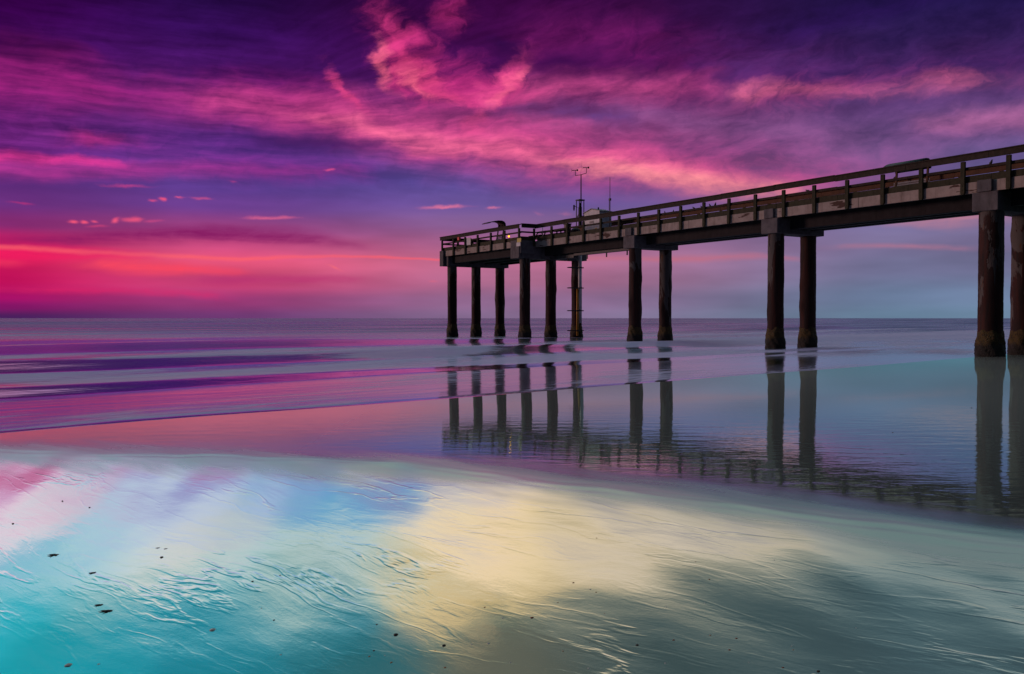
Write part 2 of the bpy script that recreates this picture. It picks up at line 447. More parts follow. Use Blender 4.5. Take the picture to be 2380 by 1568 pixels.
# the mirrored columns lean in the sky, so the colours are laid along leaning columns as well
UL = g.add(U, g.mul(g.lerp(U, 700, 2000, .5, .2), g.sub(V, 1000.0)))


def lean(x):
    u, v = mir(x, 1330)
    k = .5 + (.2 - .5) * min(1, max(0, (u - 700) / 1300))
    return u + k * (v - 1000)


up = None
pu = None
for x, st in ups:
    u_ = lean(x)
    r_ = up_ramp(x, st)
    up = r_ if up is None else g.mix(g.smooth(UL, pu, u_), up, r_)
    pu = u_
low_sky = sky
sky = up


def up_puff(color, x, y, rx, ry, rot, strength, tex, amount=0.9):
    u, v = mir(x, y)
    global sky, sky_uv
    keep = sky_uv
    sky_uv = lambda *_: (u, v)
    puff(color, x, y, rx, ry, rot, strength, tex, amount)
    sky_uv = keep


up_puff((.97, .86, .70), 1030, 1260, 190, 70, 16, .9, n_wisp, .9)
up_puff((.93, .80, .56), 1000, 1400, 120, 80, 60, .95, n_wisp, 1.1)
up_puff((.88, .77, .56), 1180, 1370, 90, 90, 40, .8, n_wisp, 1.1)
up_puff((.44, .50, .47), 1150, 1335, 120, 34, 10, .95, n_wisp, 1.3)
up_puff((.34, .44, .46), 960, 1465, 110, 40, -20, .95, n_wisp, 1.2)
up_puff((.40, .46, .45), 1300, 1430, 170, 44, 8, .7, n_wisp, 1.3)
up_puff((.98, .90, .72), 1010, 1235, 120, 30, 12, .9, n_wisp, 1.2)
up_puff((.36, .42, .43), 1620, 1400, 200, 36, -4, .55, n_wisp, 1.3)
up_puff((.96, .84, .58), 960, 1395, 70, 44, 60, .9, n_wisp, 1.2)
up_puff((.02, .46, .54), 520, 1480, 240, 34, 8, .8, n_wisp, 1.3)
up_puff((.70, .60, .44), 1085, 1520, 60, 40, 30, .85, n_wisp, 1.0)
up_puff((.20, .52, .60), 800, 1400, 90, 50, -30, .85, n_wisp, 1.0)
up_puff((.28, .62, .78), 850, 1190, 150, 28, -8, .9, n_streak, 1.0)
up_puff((.28, .64, .80), 680, 1225, 120, 18, 6, .8, n_streak, 1.1)
up_puff((.22, .68, .82), 70, 1300, 150, 34, 10, .9, n_streak, 1.1)
up_puff((.92, .90, .86), 150, 1350, 160, 22, 6, .8, n_streak, 1.1)
up_puff((.80, .72, .58), 1800, 1245, 240, 24, 0, .8, n_streak, 1.1)
up_puff((.78, .70, .56), 1500, 1310, 150, 40, 5, .8, n_wisp, 1.1)
up_puff((.24, .34, .38), 1900, 1400, 260, 22, -4, .6, n_streak, 1.1)
sky = g.mix(1.0, sky, g.grey(g.lerp(n_big, 0.25, 0.75, 0.86, 1.14)), 'MULTIPLY')
U, V = U_keep, V_keep
# bright unseen zenith, added to lighten the wet sand
sky = g.mix(g.smooth(V0, 1750, 2400), sky, (.75, .95, .92))
steep = g.m('DIVIDE', dz, g.m('MAXIMUM', dy, .05))
sky = g.mix(g.smooth(steep, .374, .412), low_sky, sky)
# the land side behind the camera is still night-dark
back = g.smooth(dy, -0.15, 0.30)
sky = g.mix(back, lin((.20, .22, .30)), sky)
# below the horizon
sky = g.mix(g.smooth(EL, -0.02, -0.004), lin((.16, .15, .24)), sky)
bg = g.node('ShaderNodeBackground')
g.l.new(sky, bg.inputs[0])
bg.inputs[1].default_value = 1.0
g.l.new(bg.outputs[0], g.node('ShaderNodeOutputWorld').inputs[0])

# ------------------------------------------------------------------ sun: dawn light, still at the horizon left of the frame
sun_d = bpy.data.lights.new("sun", 'SUN')
sun_d.energy = 1.0
sun_d.angle = R(10)
sun_d.color = (1.0, .62, .55)
sun = bpy.data.objects.new("sun", sun_d)
COL.objects.link(sun)
sv = Vector((-math.sin(R(76)) * math.cos(R(6)), math.cos(R(76)) * math.cos(R(6)), math.sin(R(6))))
sun.rotation_euler = sv.to_track_quat('Z', 'Y').to_euler()


# ------------------------------------------------------------------ object helpers
def tag(o, label=None, cat=None, group=None, kind=None):
    if label: o['label'] = label
    if cat: o['category'] = cat
    if group: o['group'] = group
    if kind: o['kind'] = kind
    return o


def new_mat(name):
    m = bpy.data.materials.new(name)
    m.use_nodes = True
    m.node_tree.nodes.clear()
    return m, G(m.node_tree)


def finish(m, k, shader):
    k.l.new(shader, k.node('ShaderNodeOutputMaterial').inputs[0])
    return m


def principled(k, color, rough=0.7, normal=None, metallic=0.0, spec=0.5):
    p = k.node('ShaderNodeBsdfPrincipled')
    k.put(p.inputs['Base Color'], color)
    k.put(p.inputs['Roughness'], rough)
    k.put(p.inputs['Metallic'], metallic)
    k.put(p.inputs['Specular IOR Level'], spec)
    if normal is not None:
        k.l.new(normal, p.inputs['Normal'])
    return p.outputs[0]


def bump(k, height, dist=1.0, strength=1.0, normal=None):
    b = k.node('ShaderNodeBump')
    b.inputs['Strength'].default_value = strength
    b.inputs['Distance'].default_value = dist
    k.l.new(height, b.inputs['Height'])
    if normal is not None:
        k.l.new(normal, b.inputs['Normal'])
    return b.outputs[0]


class MB:
    """collects boxes, tubes and lathes, then links them as ONE mesh object"""
    def __init__(self):
        self.v, self.f, self.sm = [], [], []

    def add(self, vs, fs, smooth=False):
        o = len(self.v)
        self.v += [tuple(q) for q in vs]
        self.f += [tuple(i + o for i in f) for f in fs]
        self.sm += [smooth] * len(fs)
        return self

    def box(self, x0, x1, y0, y1, z0, z1, jit=0.0):
        if x0 > x1: x0, x1 = x1, x0
        if y0 > y1: y0, y1 = y1, y0
        vs = [(x, y, z) for z in (z0, z1) for y in (y0, y1) for x in (x0, x1)]
        if jit:
            vs = [tuple(c + random.uniform(-jit, jit) for c in q) for q in vs]
        return self.add(vs, [(0, 2, 3, 1), (4, 5, 7, 6), (0, 1, 5, 4), (2, 6, 7, 3), (0, 4, 6, 2), (1, 3, 7, 5)])

    def beam(self, a, b, w, h, up=(0, 0, 1)):
        """box from point a to point b"""
        a, b = Vector(a), Vector(b)
        d = (b - a).normalized()
        upv = Vector(up)
        s = d.cross(upv)
        if s.length < 1e-5: s = d.cross(Vector((1, 0, 0)))
        s.normalize()
        n = s.cross(d)
        vs = [p + s * (i * w / 2) + n * (j * h / 2) for p in (a, b) for i, j in ((-1, -1), (1, -1), (1, 1), (-1, 1))]
        return self.add(vs, [(3, 2, 1, 0), (4, 5, 6, 7), (0, 1, 5, 4), (1, 2, 6, 5), (2, 3, 7, 6), (3, 0, 4, 7)])

    def tube(self, pts, r, n=10, cap=True):
        pts = [Vector(p) for p in pts]
        rs = r if hasattr(r, '__len__') else [r] * len(pts)
        o_v, fs = [], []
        d0 = (pts[1] - pts[0]).normalized()
        ref = Vector((0, 0, 1)) if abs(d0.z) < .9 else Vector((1, 0, 0))
        for i, p in enumerate(pts):
            a = pts[max(0, i - 1)]; b = pts[min(len(pts) - 1, i + 1)]
            d = (b - a).normalized()
            s = d.cross(ref).normalized(); t = s.cross(d)
            for q in range(n):
                an = 2 * math.pi * q / n
                o_v.append(p + (s * math.cos(an) + t * math.sin(an)) * rs[i])
        for i in range(len(pts) - 1):
            for q in range(n):
                q2 = (q + 1) % n
                fs.append((i * n + q, i * n + q2, (i + 1) * n + q2, (i + 1) * n + q))
        self.add(o_v, fs, True)
        if cap:
            self.add(o_v[:n], [tuple(range(n))[::-1]])
            self.add(o_v[-n:], [tuple(range(n))])
        return self

    def blob(self, c, rad, nu=10, nv=7, rot=None, jit=0.0):
        c = Vector(c)
        rot = rot or Matrix.Identity(3)
        vs, fs = [], []
        for j in range(nv + 1):
            th = math.pi * j / nv
            for i in range(nu):
                ph = 2 * math.pi * i / nu
                k = 1 + (random.uniform(-jit, jit) if jit else 0)
                p = Vector((math.sin(th) * math.cos(ph) * rad[0] * k, math.sin(th) * math.sin(ph) * rad[1] * k, math.cos(th) * rad[2] * k))
                vs.append(c + rot @ p)
        for j in range(nv):
            for i in range(nu):
                i2 = (i + 1) % nu
                fs.append((j * nu + i, (j + 1) * nu + i, (j + 1) * nu + i2, j * nu + i2))
        return self.add(vs, fs, True)

    def build(self, name, mat, parent=None, bevel=0.0, loc=None):
        me = bpy.data.meshes.new(name)
        me.from_pydata(self.v, [], self.f)
        me.polygons.foreach_set('use_smooth', self.sm)
        bm = bmesh.new(); bm.from_mesh(me)
        bmesh.ops.remove_doubles(bm, verts=bm.verts, dist=1e-5) if any(self.sm) else None
        bmesh.ops.recalc_face_normals(bm, faces=bm.faces)
        bm.to_mesh(me); bm.free()
        me.update()
        o = bpy.data.objects.new(name, me)
        COL.objects.link(o)
        if mat: me.materials.append(mat)
        if parent: o.parent = parent
        if loc: o.location = loc
        if bevel:
            b = o.modifiers.new('bevel', 'BEVEL')
            b.width = bevel; b.segments = 2; b.limit_method = 'ANGLE'; b.angle_limit = R(50)
        return o


# ------------------------------------------------------------------ beach and sea
def make_sand():
    m, k = new_mat("wet_sand")
    pos = k.node('ShaderNodeNewGeometry').outputs['Position']
    px, py, pz = k.sep(pos)
    s = k.add(k.mul(px, SN.x), k.mul(py, SN.y))
    # rill direction of the backwash
    big = k.noise(pos, 0.35, 3.0, 0.5)
    mean = k.mul(k.sub(big, 0.5), 1.6)
    a = k.add(k.mul(px, .77), k.mul(py, -.64))
    b = k.add(k.add(k.mul(px, .64), k.mul(py, .77)), k.mul(mean, .55))
    st1 = k.noise(k.xyz(k.mul(a, .75), k.mul(b, 3.6), 0.0), 1.0, 4.0, 0.5, 0.15, dim='2D')
    st2 = k.noise(k.xyz(k.mul(a, 1.6), k.mul(b, 20.0), 4.0), 1.0, 2.0, 0.5, 0.1, dim='2D')
    patch = k.smooth(k.noise(k.xyz(k.mul(a, .5), k.mul(b, .9), 7.0), 1.0, 2.0, 0.5, dim='2D'), 0.50, 0.70)
    rid = k.smooth(k.m('ABSOLUTE', k.sub(st1, 0.52)), 0.0, 0.045, 1.0, 0.0)
    rid2 = k.smooth(st2, 0.52, 0.72)
    fine = k.noise(k.xyz(k.mul(a, 9.0), k.mul(b, 24.0), 0.0), 1.0, 4.0, 0.6, 0.3, dim='2D')
    grain = k.noise(pos, 60.0, 3.0, 0.6)
    und = k.noise(k.xyz(k.mul(a, .9), k.mul(b, 2.2), 2.0), 1.0, 2.0, 0.5, dim='2D')
    # the standing sheet of water starts beyond a slanting line
    x67 = k.add(px, .67)
    q = k.m('SQRT', k.mad(x67, x67, 2.2))
    yb = k.sub(k.mad(x67, -.51, 7.95), k.mul(k.sub(q, 1.483), .26))
    wl = k.add(k.mul(k.sub(py, yb), .85), k.mul(k.sub(k.noise(k.xyz(k.mul(a, .5), k.mul(b, 3.0), 1.0), 1.0, 4.0, 0.55, dim='2D'), .5), .9))
    water = k.smooth(wl, -0.55, 0.55)
    dry = k.sub(1.0, water)
    h_sand = k.add(k.add(k.mul(k.mul(rid, k.mad(patch, .8, .2)), .0009), k.mul(k.mul(rid2, patch), .0002)),
                   k.add(k.mul(fine, .00030), k.add(k.mul(grain, .00008), k.mul(und, .004))))
    # ripples on the sheet
    r1 = k.noise(k.xyz(k.mul(px, 1.5), k.mul(py, 4.6), 0.0), 1.0, 3.0, 0.55, 0.3, dim='2D')
    r2 = k.noise(k.xyz(k.add(k.mul(px, 4.0), k.mul(py, .8)), k.mul(py, 13.0), 0.0), 1.0, 3.0, 0.6, 0.2, dim='2D')
    ramp_zone = k.mul(k.smooth(py, 6.0, 8.0, .8, 1.0), k.smooth(py, 10.5, 15.0, 1.0, .30))
    h_wat = k.mul(k.add(k.mul(r1, .0022), k.mul(r2, .0006)), ramp_zone)
    hgt = k.add(k.mul(h_sand, dry), k.mul(h_wat, water))
    nrm = bump(k, hgt, 1.0, 1.0)
    mirror = k.node('ShaderNodeBsdfGlossy')
    k.put(mirror.inputs['Color'], k.mix(dry, k.mix(k.smooth(px, -.2, -3.5), (.48, 1.0, .84), (.95, 1.0, .97)), (.97, .97, .97)))  # reflected light's hue put into the colour: blue-green by the pier, near neutral left
    soft = k.mul(k.smooth(wl, -.75, -.05), k.smooth(wl, .05, 1.1, 1.0, 0.0))      # rougher brink, put in to blur the seam between the two reflections
    k.put(mirror.inputs['Roughness'], k.add(k.mad(dry, .07, .012), k.mul(soft, .30)))
    k.l.new(nrm, mirror.inputs['Normal'])
    sheen = k.node('ShaderNodeBsdfGlossy')
    sheen.inputs['Color'].default_value = (.90, .90, .88, 1)
    k.put(sheen.inputs['Roughness'], .56)
    k.l.new(nrm, sheen.inputs['Normal'])
    dif = k.node('ShaderNodeBsdfDiffuse')
    sandc = k.mix(k.noise(pos, 2.5, 4.0, 0.6), (.20, .19, .16), (.30, .28, .24))
    k.put(dif.inputs['Color'], sandc)
    k.l.new(nrm, dif.inputs['Normal'])
    m1 = k.node('ShaderNodeMixShader')
    k.put(m1.inputs[0], 0.5)
    k.l.new(sheen.outputs[0], m1.inputs[1]); k.l.new(dif.outputs[0], m1.inputs[2])
    m2 = k.node('ShaderNodeMixShader')
    share = k.add(k.mad(dry, -.02, .09), k.mul(water, k.add(k.mul(k.smooth(px, -.6, -3.5), .34), k.add(.055, k.mul(k.smooth(px, 2.5, 9.0), .13)))))  # extra dull share at left and right, put in to lift the reflection
    lip = k.mul(k.smooth(wl, -.12, .02), k.smooth(wl, .05, .75, 1.0, 0.0))
    share = k.m('MAXIMUM', share, k.mul(lip, .12))
    k.put(m2.inputs[0], share)
    k.l.new(mirror.outputs[0], m2.inputs[1]); k.l.new(m1.outputs[0], m2.inputs[2])
    return finish(m, k, m2.outputs[0])


def grid_object(name, X, Y, Z, mat, keep=None):
    nr, nc = X.shape
    v = np.stack([X, Y, Z], -1).reshape(-1, 3)
    i = np.arange(nr * nc).reshape(nr, nc)
    q = np.stack([i[:-1, :-1], i[1:, :-1], i[1:, 1:], i[:-1, 1:]], -1).reshape(-1, 4)
    if keep is not None:
        q = q[keep.ravel()[q].any(1)]
    me = bpy.data.meshes.new(name)
    me.vertices.add(len(v)); me.vertices.foreach_set('co', v.astype(np.float32).ravel())
    me.loops.add(q.size); me.loops.foreach_set('vertex_index', q.astype(np.int32).ravel())
    me.polygons.add(len(q)); me.polygons.foreach_set('loop_start', (np.arange(len(q)) * 4).astype(np.int32))
    me.polygons.foreach_set('use_smooth', np.ones(len(q), bool))
    me.update(calc_edges=True)
    o = bpy.data.objects.new(name, me)
    COL.objects.link(o)
    me.materials.append(mat)
    return o


def sm(x, a, b):
    t = np.clip((x - a) / (b - a), 0, 1)
    return t * t * (3 - 2 * t)


def wob(l, seed, amp, scale):
    r = np.random.default_rng(seed)
    out = np.zeros_like(l)
    for o in range(5):
        out += np.sin(l / scale * (1.7 ** o) + r.uniform(0, 6.28)) * (0.6 ** o)
    return out * amp / 2.0


# beach: one sheet, sinking slowly under the sea
bx = np.concatenate([-np.geomspace(4000, 9, 30), np.linspace(-8.9, 9, 560), np.geomspace(9.1, 4000, 34)])
by = np.concatenate([-np.geomspace(4000, 3, 24), np.linspace(-2.8, 2, 20)[:-1], np.linspace(2, 12.5, 421), np.linspace(12.6, 15, 25), np.geomspace(15.1, 4000, 44)])
BX, BY = np.meshgrid(bx, by)
BZ = np.maximum(beach_height(BX, BY), -6)
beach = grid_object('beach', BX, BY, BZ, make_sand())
tag(beach, kind='structure')

# sea: shaped swells and spilling bores, foam coverage kept as a vertex attribute
azs = np.radians(np.concatenate([np.linspace(-100, -45, 60)[:-1], np.linspace(-45, 45, 460), np.linspace(45, 80, 40)[1:]]))
rad = np.concatenate([np.geomspace(8.0, 13, 40)[:-1], np.geomspace(13, 75, 760)[:-1], np.geomspace(75, 9000, 320)])
AZg, RA = np.meshgrid(azs, rad)
SX, SY = RA * np.sin(AZg), RA * np.cos(AZg)
S = SX * SN.x + SY * SN.y
L = SX * SL.x + SY * SL.y
near = 1 - sm(RA, 300, 900)
edge = 12.55 + wob(L, 3, .55, 6.0) * (1 - sm(L, 12, 30)) - sm(L, 14, 30) * 0.9


def ridge(front, height, rise, fall):
    d = S - front
    return height * np.where(d < rise, .75 * np.clip(d / rise, 0, 1) + .25 * sm(d, 0, rise), 1 - sm(d, rise, rise + fall))


Z = np.full_like(S, 0.010)
f1 = 18.3 + wob(L, 5, .5, 9.0)
h1 = 0.105 * (1 - sm(L, 3, 26)) + 0.03 * (1 - sm(L, 40, 70))
Z += ridge(f1, h1, 1.1, 5.5)
f2 = 26.6 + wob(L, 6, 1.2, 14.0)
h2 = (0.20 * (1 - sm(L, 26, 60)) + .07) * (1 - sm(L, 90, 150))
Z += ridge(f2, h2, 2.2, 8.0)
f3 = 38.5 + wob(L, 8, 2.2, 26.0)
h3 = (0.29 * np.exp(-((L - 20) / 17.0) ** 2) + .07 + .22 * np.exp(-((L - 95) / 30.0) ** 2))
Z += ridge(f3, h3, 3.0, 11.0)
for q, (f, h, seed) in enumerate([(56, .30, 21), (78, .34, 22), (104, .34, 23), (140, .36, 24), (190, .36, 25), (260, .36, 26), (350, .3, 27), (470, .3, 28)]):
    ff = f + wob(L, seed, f * .07, f * .5)
    hh = h * np.clip(.45 + wob(L, seed + 40, .9, f * .35), 0, 1.2)
    Z += ridge(ff, hh, f * .055, f * .16)
Z = Z * sm(S, edge - .05, edge + .35) - 0.06 * (1 - sm(S, edge - .5, edge + .05))
Z -= np.clip(edge - .6 - S, 0, 40) * .05

foam = np.zeros_like(S)
foam += .75 * sm(S, edge - .02, edge + .12) * (1 - sm(S, edge + .12, edge + .42)) * (.55 + wob(L, 51, .6, 3.0))
foam += .62 * sm(S, f1 + .95, f1 + 1.4) * (1 - sm(S, f1 + 1.8, f1 + 5.5)) * (1 - .5 * sm(L, 30, 50))
ro = sm(L, 6, 22)
foam += (.55 + .45 * ro) * sm(S, f2 + .05, f2 + 2.0) * (1 - sm(S, f2 + 3.0, f2 + 8.0)) * (1 - sm(L, 90, 130))
foam += .5 * sm(S, f3 + 2.8, f3 + 4.0) * (1 - sm(S, f3 + 5, f3 + 10)) * sm(L, 24, 48)
foam += (.46 + .14 * sm(S, 19, 22)) * sm(S, edge, edge + .5) * (1 - sm(S, 36, 60))
ro_ = sm(L, 8, 22)
for f_, r_ in ((f1, 1.05), (f2, 2.0), (f3, 3.0)):
    foam *= 1 - .97 * sm(S, f_ - .12, f_) * (1 - sm(S, f_ + .8 * r_, f_ + r_ + .1)) * (1 - (ro_ if f_ is f2 else 0))
foam *= .75 + .55 * np.sin(L * .21 + S * .5 + 1.0) * np.sin(L * .083 + 2.0) + .25 * np.sin(L * .6 - S * 1.1)
foam *= 1.3
foam += .95 * sm(S, 24 - (L - 45) * .05, 27.5) * (1 - sm(S, 33, 45)) * sm(L, 30, 50) * (1 - sm(L, 95, 135))
foam += .5 * sm(S, 17, 18.5) * (1 - sm(S, 19, 21)) * sm(L, 26, 36) * (1 - sm(L, 60, 80))
foam = np.clip(foam, 0, 1)


def make_sea():
    m, k = new_mat("sea_water")
    pos = k.node('ShaderNodeNewGeometry').outputs['Position']
    px, py, pz = k.sep(pos)
    s = k.add(k.mul(px, SN.x), k.mul(py, SN.y))
    l = k.add(k.mul(px, SL.x), k.mul(py, SL.y))
    n1 = k.noise(k.xyz(k.mul(l, .10), k.mul(s, .55), 0.0), 1.0, 4.0, .55, .2, dim='2D')
    n2 = k.noise(k.xyz(k.mul(l, .55), k.mul(s, 2.6), 0.0), 1.0, 3.0, .55, .2, dim='2D')
    n3 = k.noise(k.xyz(k.mul(px, .9), k.mul(py, 3.4), 0.0), 1.0, 3.0, .55, .2, dim='2D')
    nf = k.noise(k.xyz(k.mul(l, .5), k.mul(s, 2.4), 0.0), 1.0, 6.0, .68, .5, dim='2D')
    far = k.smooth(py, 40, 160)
    h = k.add(k.mul(n1, k.mad(far, .10, .014)), k.add(k.mul(n2, .0018), k.mul(n3, .0012)))
    nrm = bump(k, h, 1.0, 1.0)
    at = k.node('ShaderNodeAttribute', attribute_name='foam')
    fo = at.outputs['Fac']
    fm = k.add(k.mul(k.smooth(k.add(fo, k.mul(k.sub(nf, .5), 1.3)), .35, .95), .75), k.mul(fo, .30))
    fm = k.mul(fm, k.smooth(fo, 0.02, .2))
    fm = k.m('MINIMUM', fm, .9)
    ls = k.m('LOGARITHM', k.m('MAXIMUM', s, 1.0), 2.718)
    nfar = k.noise(k.xyz(k.m('DIVIDE', l, k.mul(k.m('MAXIMUM', s, 1.0), .55)), k.mul(ls, 11.0), 0.0), 1.0, 4.0, .6, .2, dim='2D')
    fr = k.node('ShaderNodeFresnel')
    fr.inputs['IOR'].default_value = 1.33
    k.l.new(nrm, fr.inputs['Normal'])
    body = k.node('ShaderNodeBsdfDiffuse')
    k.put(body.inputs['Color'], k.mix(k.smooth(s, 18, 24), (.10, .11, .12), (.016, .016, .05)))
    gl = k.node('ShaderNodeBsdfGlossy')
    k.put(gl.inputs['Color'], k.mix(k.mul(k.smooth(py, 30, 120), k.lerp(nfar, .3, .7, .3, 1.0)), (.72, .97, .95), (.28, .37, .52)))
    k.put(gl.inputs['Roughness'], k.mad(k.smooth(py, 22, 80), k.lerp(nfar, .3, .7, .08, .24), .09))
    k.l.new(nrm, gl.inputs['Normal'])
    w = k.node('ShaderNodeMixShader')
    k.l.new(fr.outputs[0], w.inputs[0]); k.l.new(body.outputs[0], w.inputs[1]); k.l.new(gl.outputs[0], w.inputs[2])
    fd = k.node('ShaderNodeBsdfDiffuse')
    k.put(fd.inputs['Color'], k.mix(nf, (.60, .50, .84), (.88, .76, .98)))
    k.l.new(bump(k, nf, .05, 1.0), fd.inputs['Normal'])
    o = k.node('ShaderNodeMixShader')
    k.l.new(fm, o.inputs[0]); k.l.new(w.outputs[0], o.inputs[1]); k.l.new(fd.outputs[0], o.inputs[2])
    return finish(m, k, o.outputs[0])


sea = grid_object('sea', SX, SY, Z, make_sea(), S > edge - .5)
fa = sea.data.attributes.new('foam', 'FLOAT', 'POINT')
fa.data.foreach_set('value', foam.astype(np.float32).ravel())
tag(sea, kind='structure')

# ------------------------------------------------------------------ materials for the pier and its things
def weathered(name, c1, c2, stain, rough=.85, scale=3.0, vstretch=6.0, stain_amt=.6, bumpd=.01, spall=None):
    m, k = new_mat(name)
    co = k.node('ShaderNodeTexCoord').outputs['Object']
    x, y, z = k.sep(co)
    n1 = k.noise(co, scale, 5.0, .6)
    ns = k.noise(k.xyz(k.mul(x, vstretch), k.mul(y, vstretch), k.mul(z, .7)), 1.0, 4.0, .6)
    nf = k.noise(co, scale * 14, 3.0, .6)
    c = k.mix(k.smooth(n1, .3, .7), c1, c2)
    c = k.mix(k.mul(k.smooth(ns, .48, .75), stain_amt), c, stain)
    c = k.mix(k.mul(k.smooth(nf, .5, .8), .25), c, stain)
    if spall:
        # broken, rust-brown patches
        sp = k.smooth(k.noise(k.xyz(k.mul(x, .55), k.mul(y, .55), k.mul(z, 2.6)), 1.0, 4.0, .55), .60, .63)
        c = k.mix(sp, c, spall)
    h = k.add(k.mul(nf, .35), n1)
    return finish(m, k, principled(k, c, rough, bump(k, h, bumpd), spec=.25))


M = {}
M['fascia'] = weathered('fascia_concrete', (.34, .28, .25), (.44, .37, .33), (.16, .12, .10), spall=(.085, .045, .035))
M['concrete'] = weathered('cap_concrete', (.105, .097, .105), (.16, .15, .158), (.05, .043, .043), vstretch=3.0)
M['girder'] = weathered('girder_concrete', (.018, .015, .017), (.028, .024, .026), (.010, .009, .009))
M['wood'] = weathered('weathered_wood', (.034, .025, .020), (.056, .042, .032), (.018, .018, .010), vstretch=9.0, scale=5.0, bumpd=.006)
M['greenwood'] = weathered('mossy_wood', (.040, .037, .020), (.060, .055, .032), (.018, .020, .008), vstretch=9.0, scale=5.0, bumpd=.006)
M['farwood'] = weathered('lit_wood', (.11, .058, .038), (.15, .08, .05), (.08, .05, .03), vstretch=9.0, scale=5.0, bumpd=.006)  # lighter, redder copy of the wood: dawn light put into its colour
M['white'] = weathered('white_paint', (.62, .62, .64), (.74, .74, .76), (.40, .36, .34), stain_amt=.35, bumpd=.002, rough=.6)
M['grey'] = weathered('grey_metal', (.22, .22, .24), (.32, .32, .34), (.12, .10, .10), bumpd=.002, rough=.5)
M['dark'] = weathered('dark_metal', (.030, .028, .032), (.05, .045, .05), (.02, .016, .016), bumpd=.002, rough=.55)
M['teal'] = weathered('teal_canopy', (.03, .05, .055), (.045, .075, .08), (.02, .03, .03), bumpd=.002, rough=.5)
M['maroon'] = weathered('maroon_canopy', (.045, .02, .028), (.06, .028, .035), (.02, .012, .014), bumpd=.002, rough=.5)
M['orange'] = weathered('orange_paint', (.62, .30, .05), (.70, .38, .08), (.30, .14, .03), stain_amt=.5, bumpd=.002, rough=.5)
M['yellow'] = weathered('yellow_paint', (.52, .42, .05), (.60, .50, .08), (.25, .20, .05), bumpd=.001, rough=.5)
M['red'] = weathered('red_paint', (.75, .03, .02), (.80, .04, .03), (.45, .02, .02), stain_amt=.2, bumpd=.001, rough=.5)
M['bird'] = weathered('bird_feathers', (.06, .055, .06), (.11, .10, .11), (.03, .03, .03), scale=20, bumpd=.003)
M['beak'] = weathered('bird_beak', (.05, .04, .02), (.08, .06, .03), (.03, .03, .03), scale=20, bumpd=.001)


def pile_mat():
    m, k = new_mat('pile_concrete')
    co = k.node('ShaderNodeTexCoord').outputs['Object']
    rnd = k.node('ShaderNodeObjectInfo').outputs['Random']
    x, y, z = k.sep(co)
    off = k.mul(rnd, 37.0)
    v = k.xyz(k.add(k.mul(x, 1.5), off), k.mul(y, 1.5), k.mul(z, .42))
    n1 = k.noise(v, 1.0, 5.0, .6, .5)
    vs = k.xyz(k.add(k.mul(x, 7), off), k.mul(y, 7), k.mul(z, .5))
    ns = k.noise(vs, 1.0, 4.0, .6)
    nf = k.noise(co, 25.0, 4.0, .65)
    c = k.mix(k.smooth(ns, .35, .7), (.022, .011, .010), (.060, .016, .011))
    exposed = k.smooth(k.add(n1, k.mul(k.sub(z, 3.6), .045)), .55, .575)
    c = k.mix(exposed, c, k.mix(ns, (.08, .07, .066), (.13, .115, .105)))
    rust = k.mul(k.smooth(k.noise(k.xyz(k.add(k.mul(x, 3), off), k.mul(y, 3), k.mul(z, .8)), 1.0, 4.0, .6), .60, .70), exposed)
    c = k.mix(rust, c, (.13, .05, .018))
    c = k.mix(k.mul(k.smooth(nf, .5, .8), .3), c, (.02, .015, .013))
    h = k.add(k.mul(exposed, -.35), k.add(k.mul(nf, .25), k.mul(n1, .6)))
    return finish(m, k, principled(k, c, .8, bump(k, h, .04), spec=.3))


def crust_mat():
    m, k = new_mat('barnacle_crust')
    co = k.node('ShaderNodeTexCoord').outputs['Object']
    x, y, z = k.sep(co)
    nf = k.noise(co, 16.0, 4.0, .7)
    n1 = k.noise(co, 3.0, 4.0, .6)
    vor = k.node('ShaderNodeTexVoronoi')
    k.l.new(co, vor.inputs['Vector']); vor.inputs['Scale'].default_value = 22.0
    zz = k.add(z, k.mul(k.sub(n1, .5), .55))
    alg = k.mul(k.smooth(zz, .42, .62), k.smooth(nf, .30, .55))
    c = k.mix(alg, (.022, .018, .014), k.mix(nf, (.05, .032, .008), (.14, .09, .018)))
    spark = k.mul(k.smooth(vor.outputs['Distance'], .0, .28, 1.0, 0.0), k.mul(k.smooth(zz, .15, .4), k.smooth(zz, .62, .85, 1.0, .2)))
    c = k.mix(k.mul(spark, .45), c, (.17, .14, .09))
    h = k.add(k.mul(nf, .6), k.mul(vor.outputs['Distance'], -.6))
    return finish(m, k, principled(k, c, .75, bump(k, h, .06), spec=.4))


M['pile'] = pile_mat()
M['crust'] = crust_mat()

# ------------------------------------------------------------------ pier: local x = seaward (t), local y = -s, z up
PIER_O = Vector((18.51, 33.3, 0))
PIER_A = math.atan2(.8432, -.5376)
UX, VX = Vector((-.5376, .8432, 0)), Vector((.8432, .5376, 0))


def at(t, s, z=0.0):
    return PIER_O + UX * t + VX * s + Vector((0, 0, z))


def thing(name, label, cat, loc, group=None, rot=PIER_A):
    o = bpy.data.objects.new(name, None)
    COL.objects.link(o)
    o.empty_display_size = .3
    o.location = loc
    o.rotation_euler = (0, 0, rot)
    return tag(o, label, cat, group)


def copy_part(o, parent, loc):
    c = o.copy()
    COL.objects.link(c)
    c.parent = parent
    c.location = loc
    for ch in o.children:
        d = ch.copy()
        COL.objects.link(d)
        d.parent = c
    return c


def sbox(b, t0, t1, s0, s1, z0, z1, jit=0.0):
    return b.box(t0, t1, -s0, -s1, z0, z1, jit)


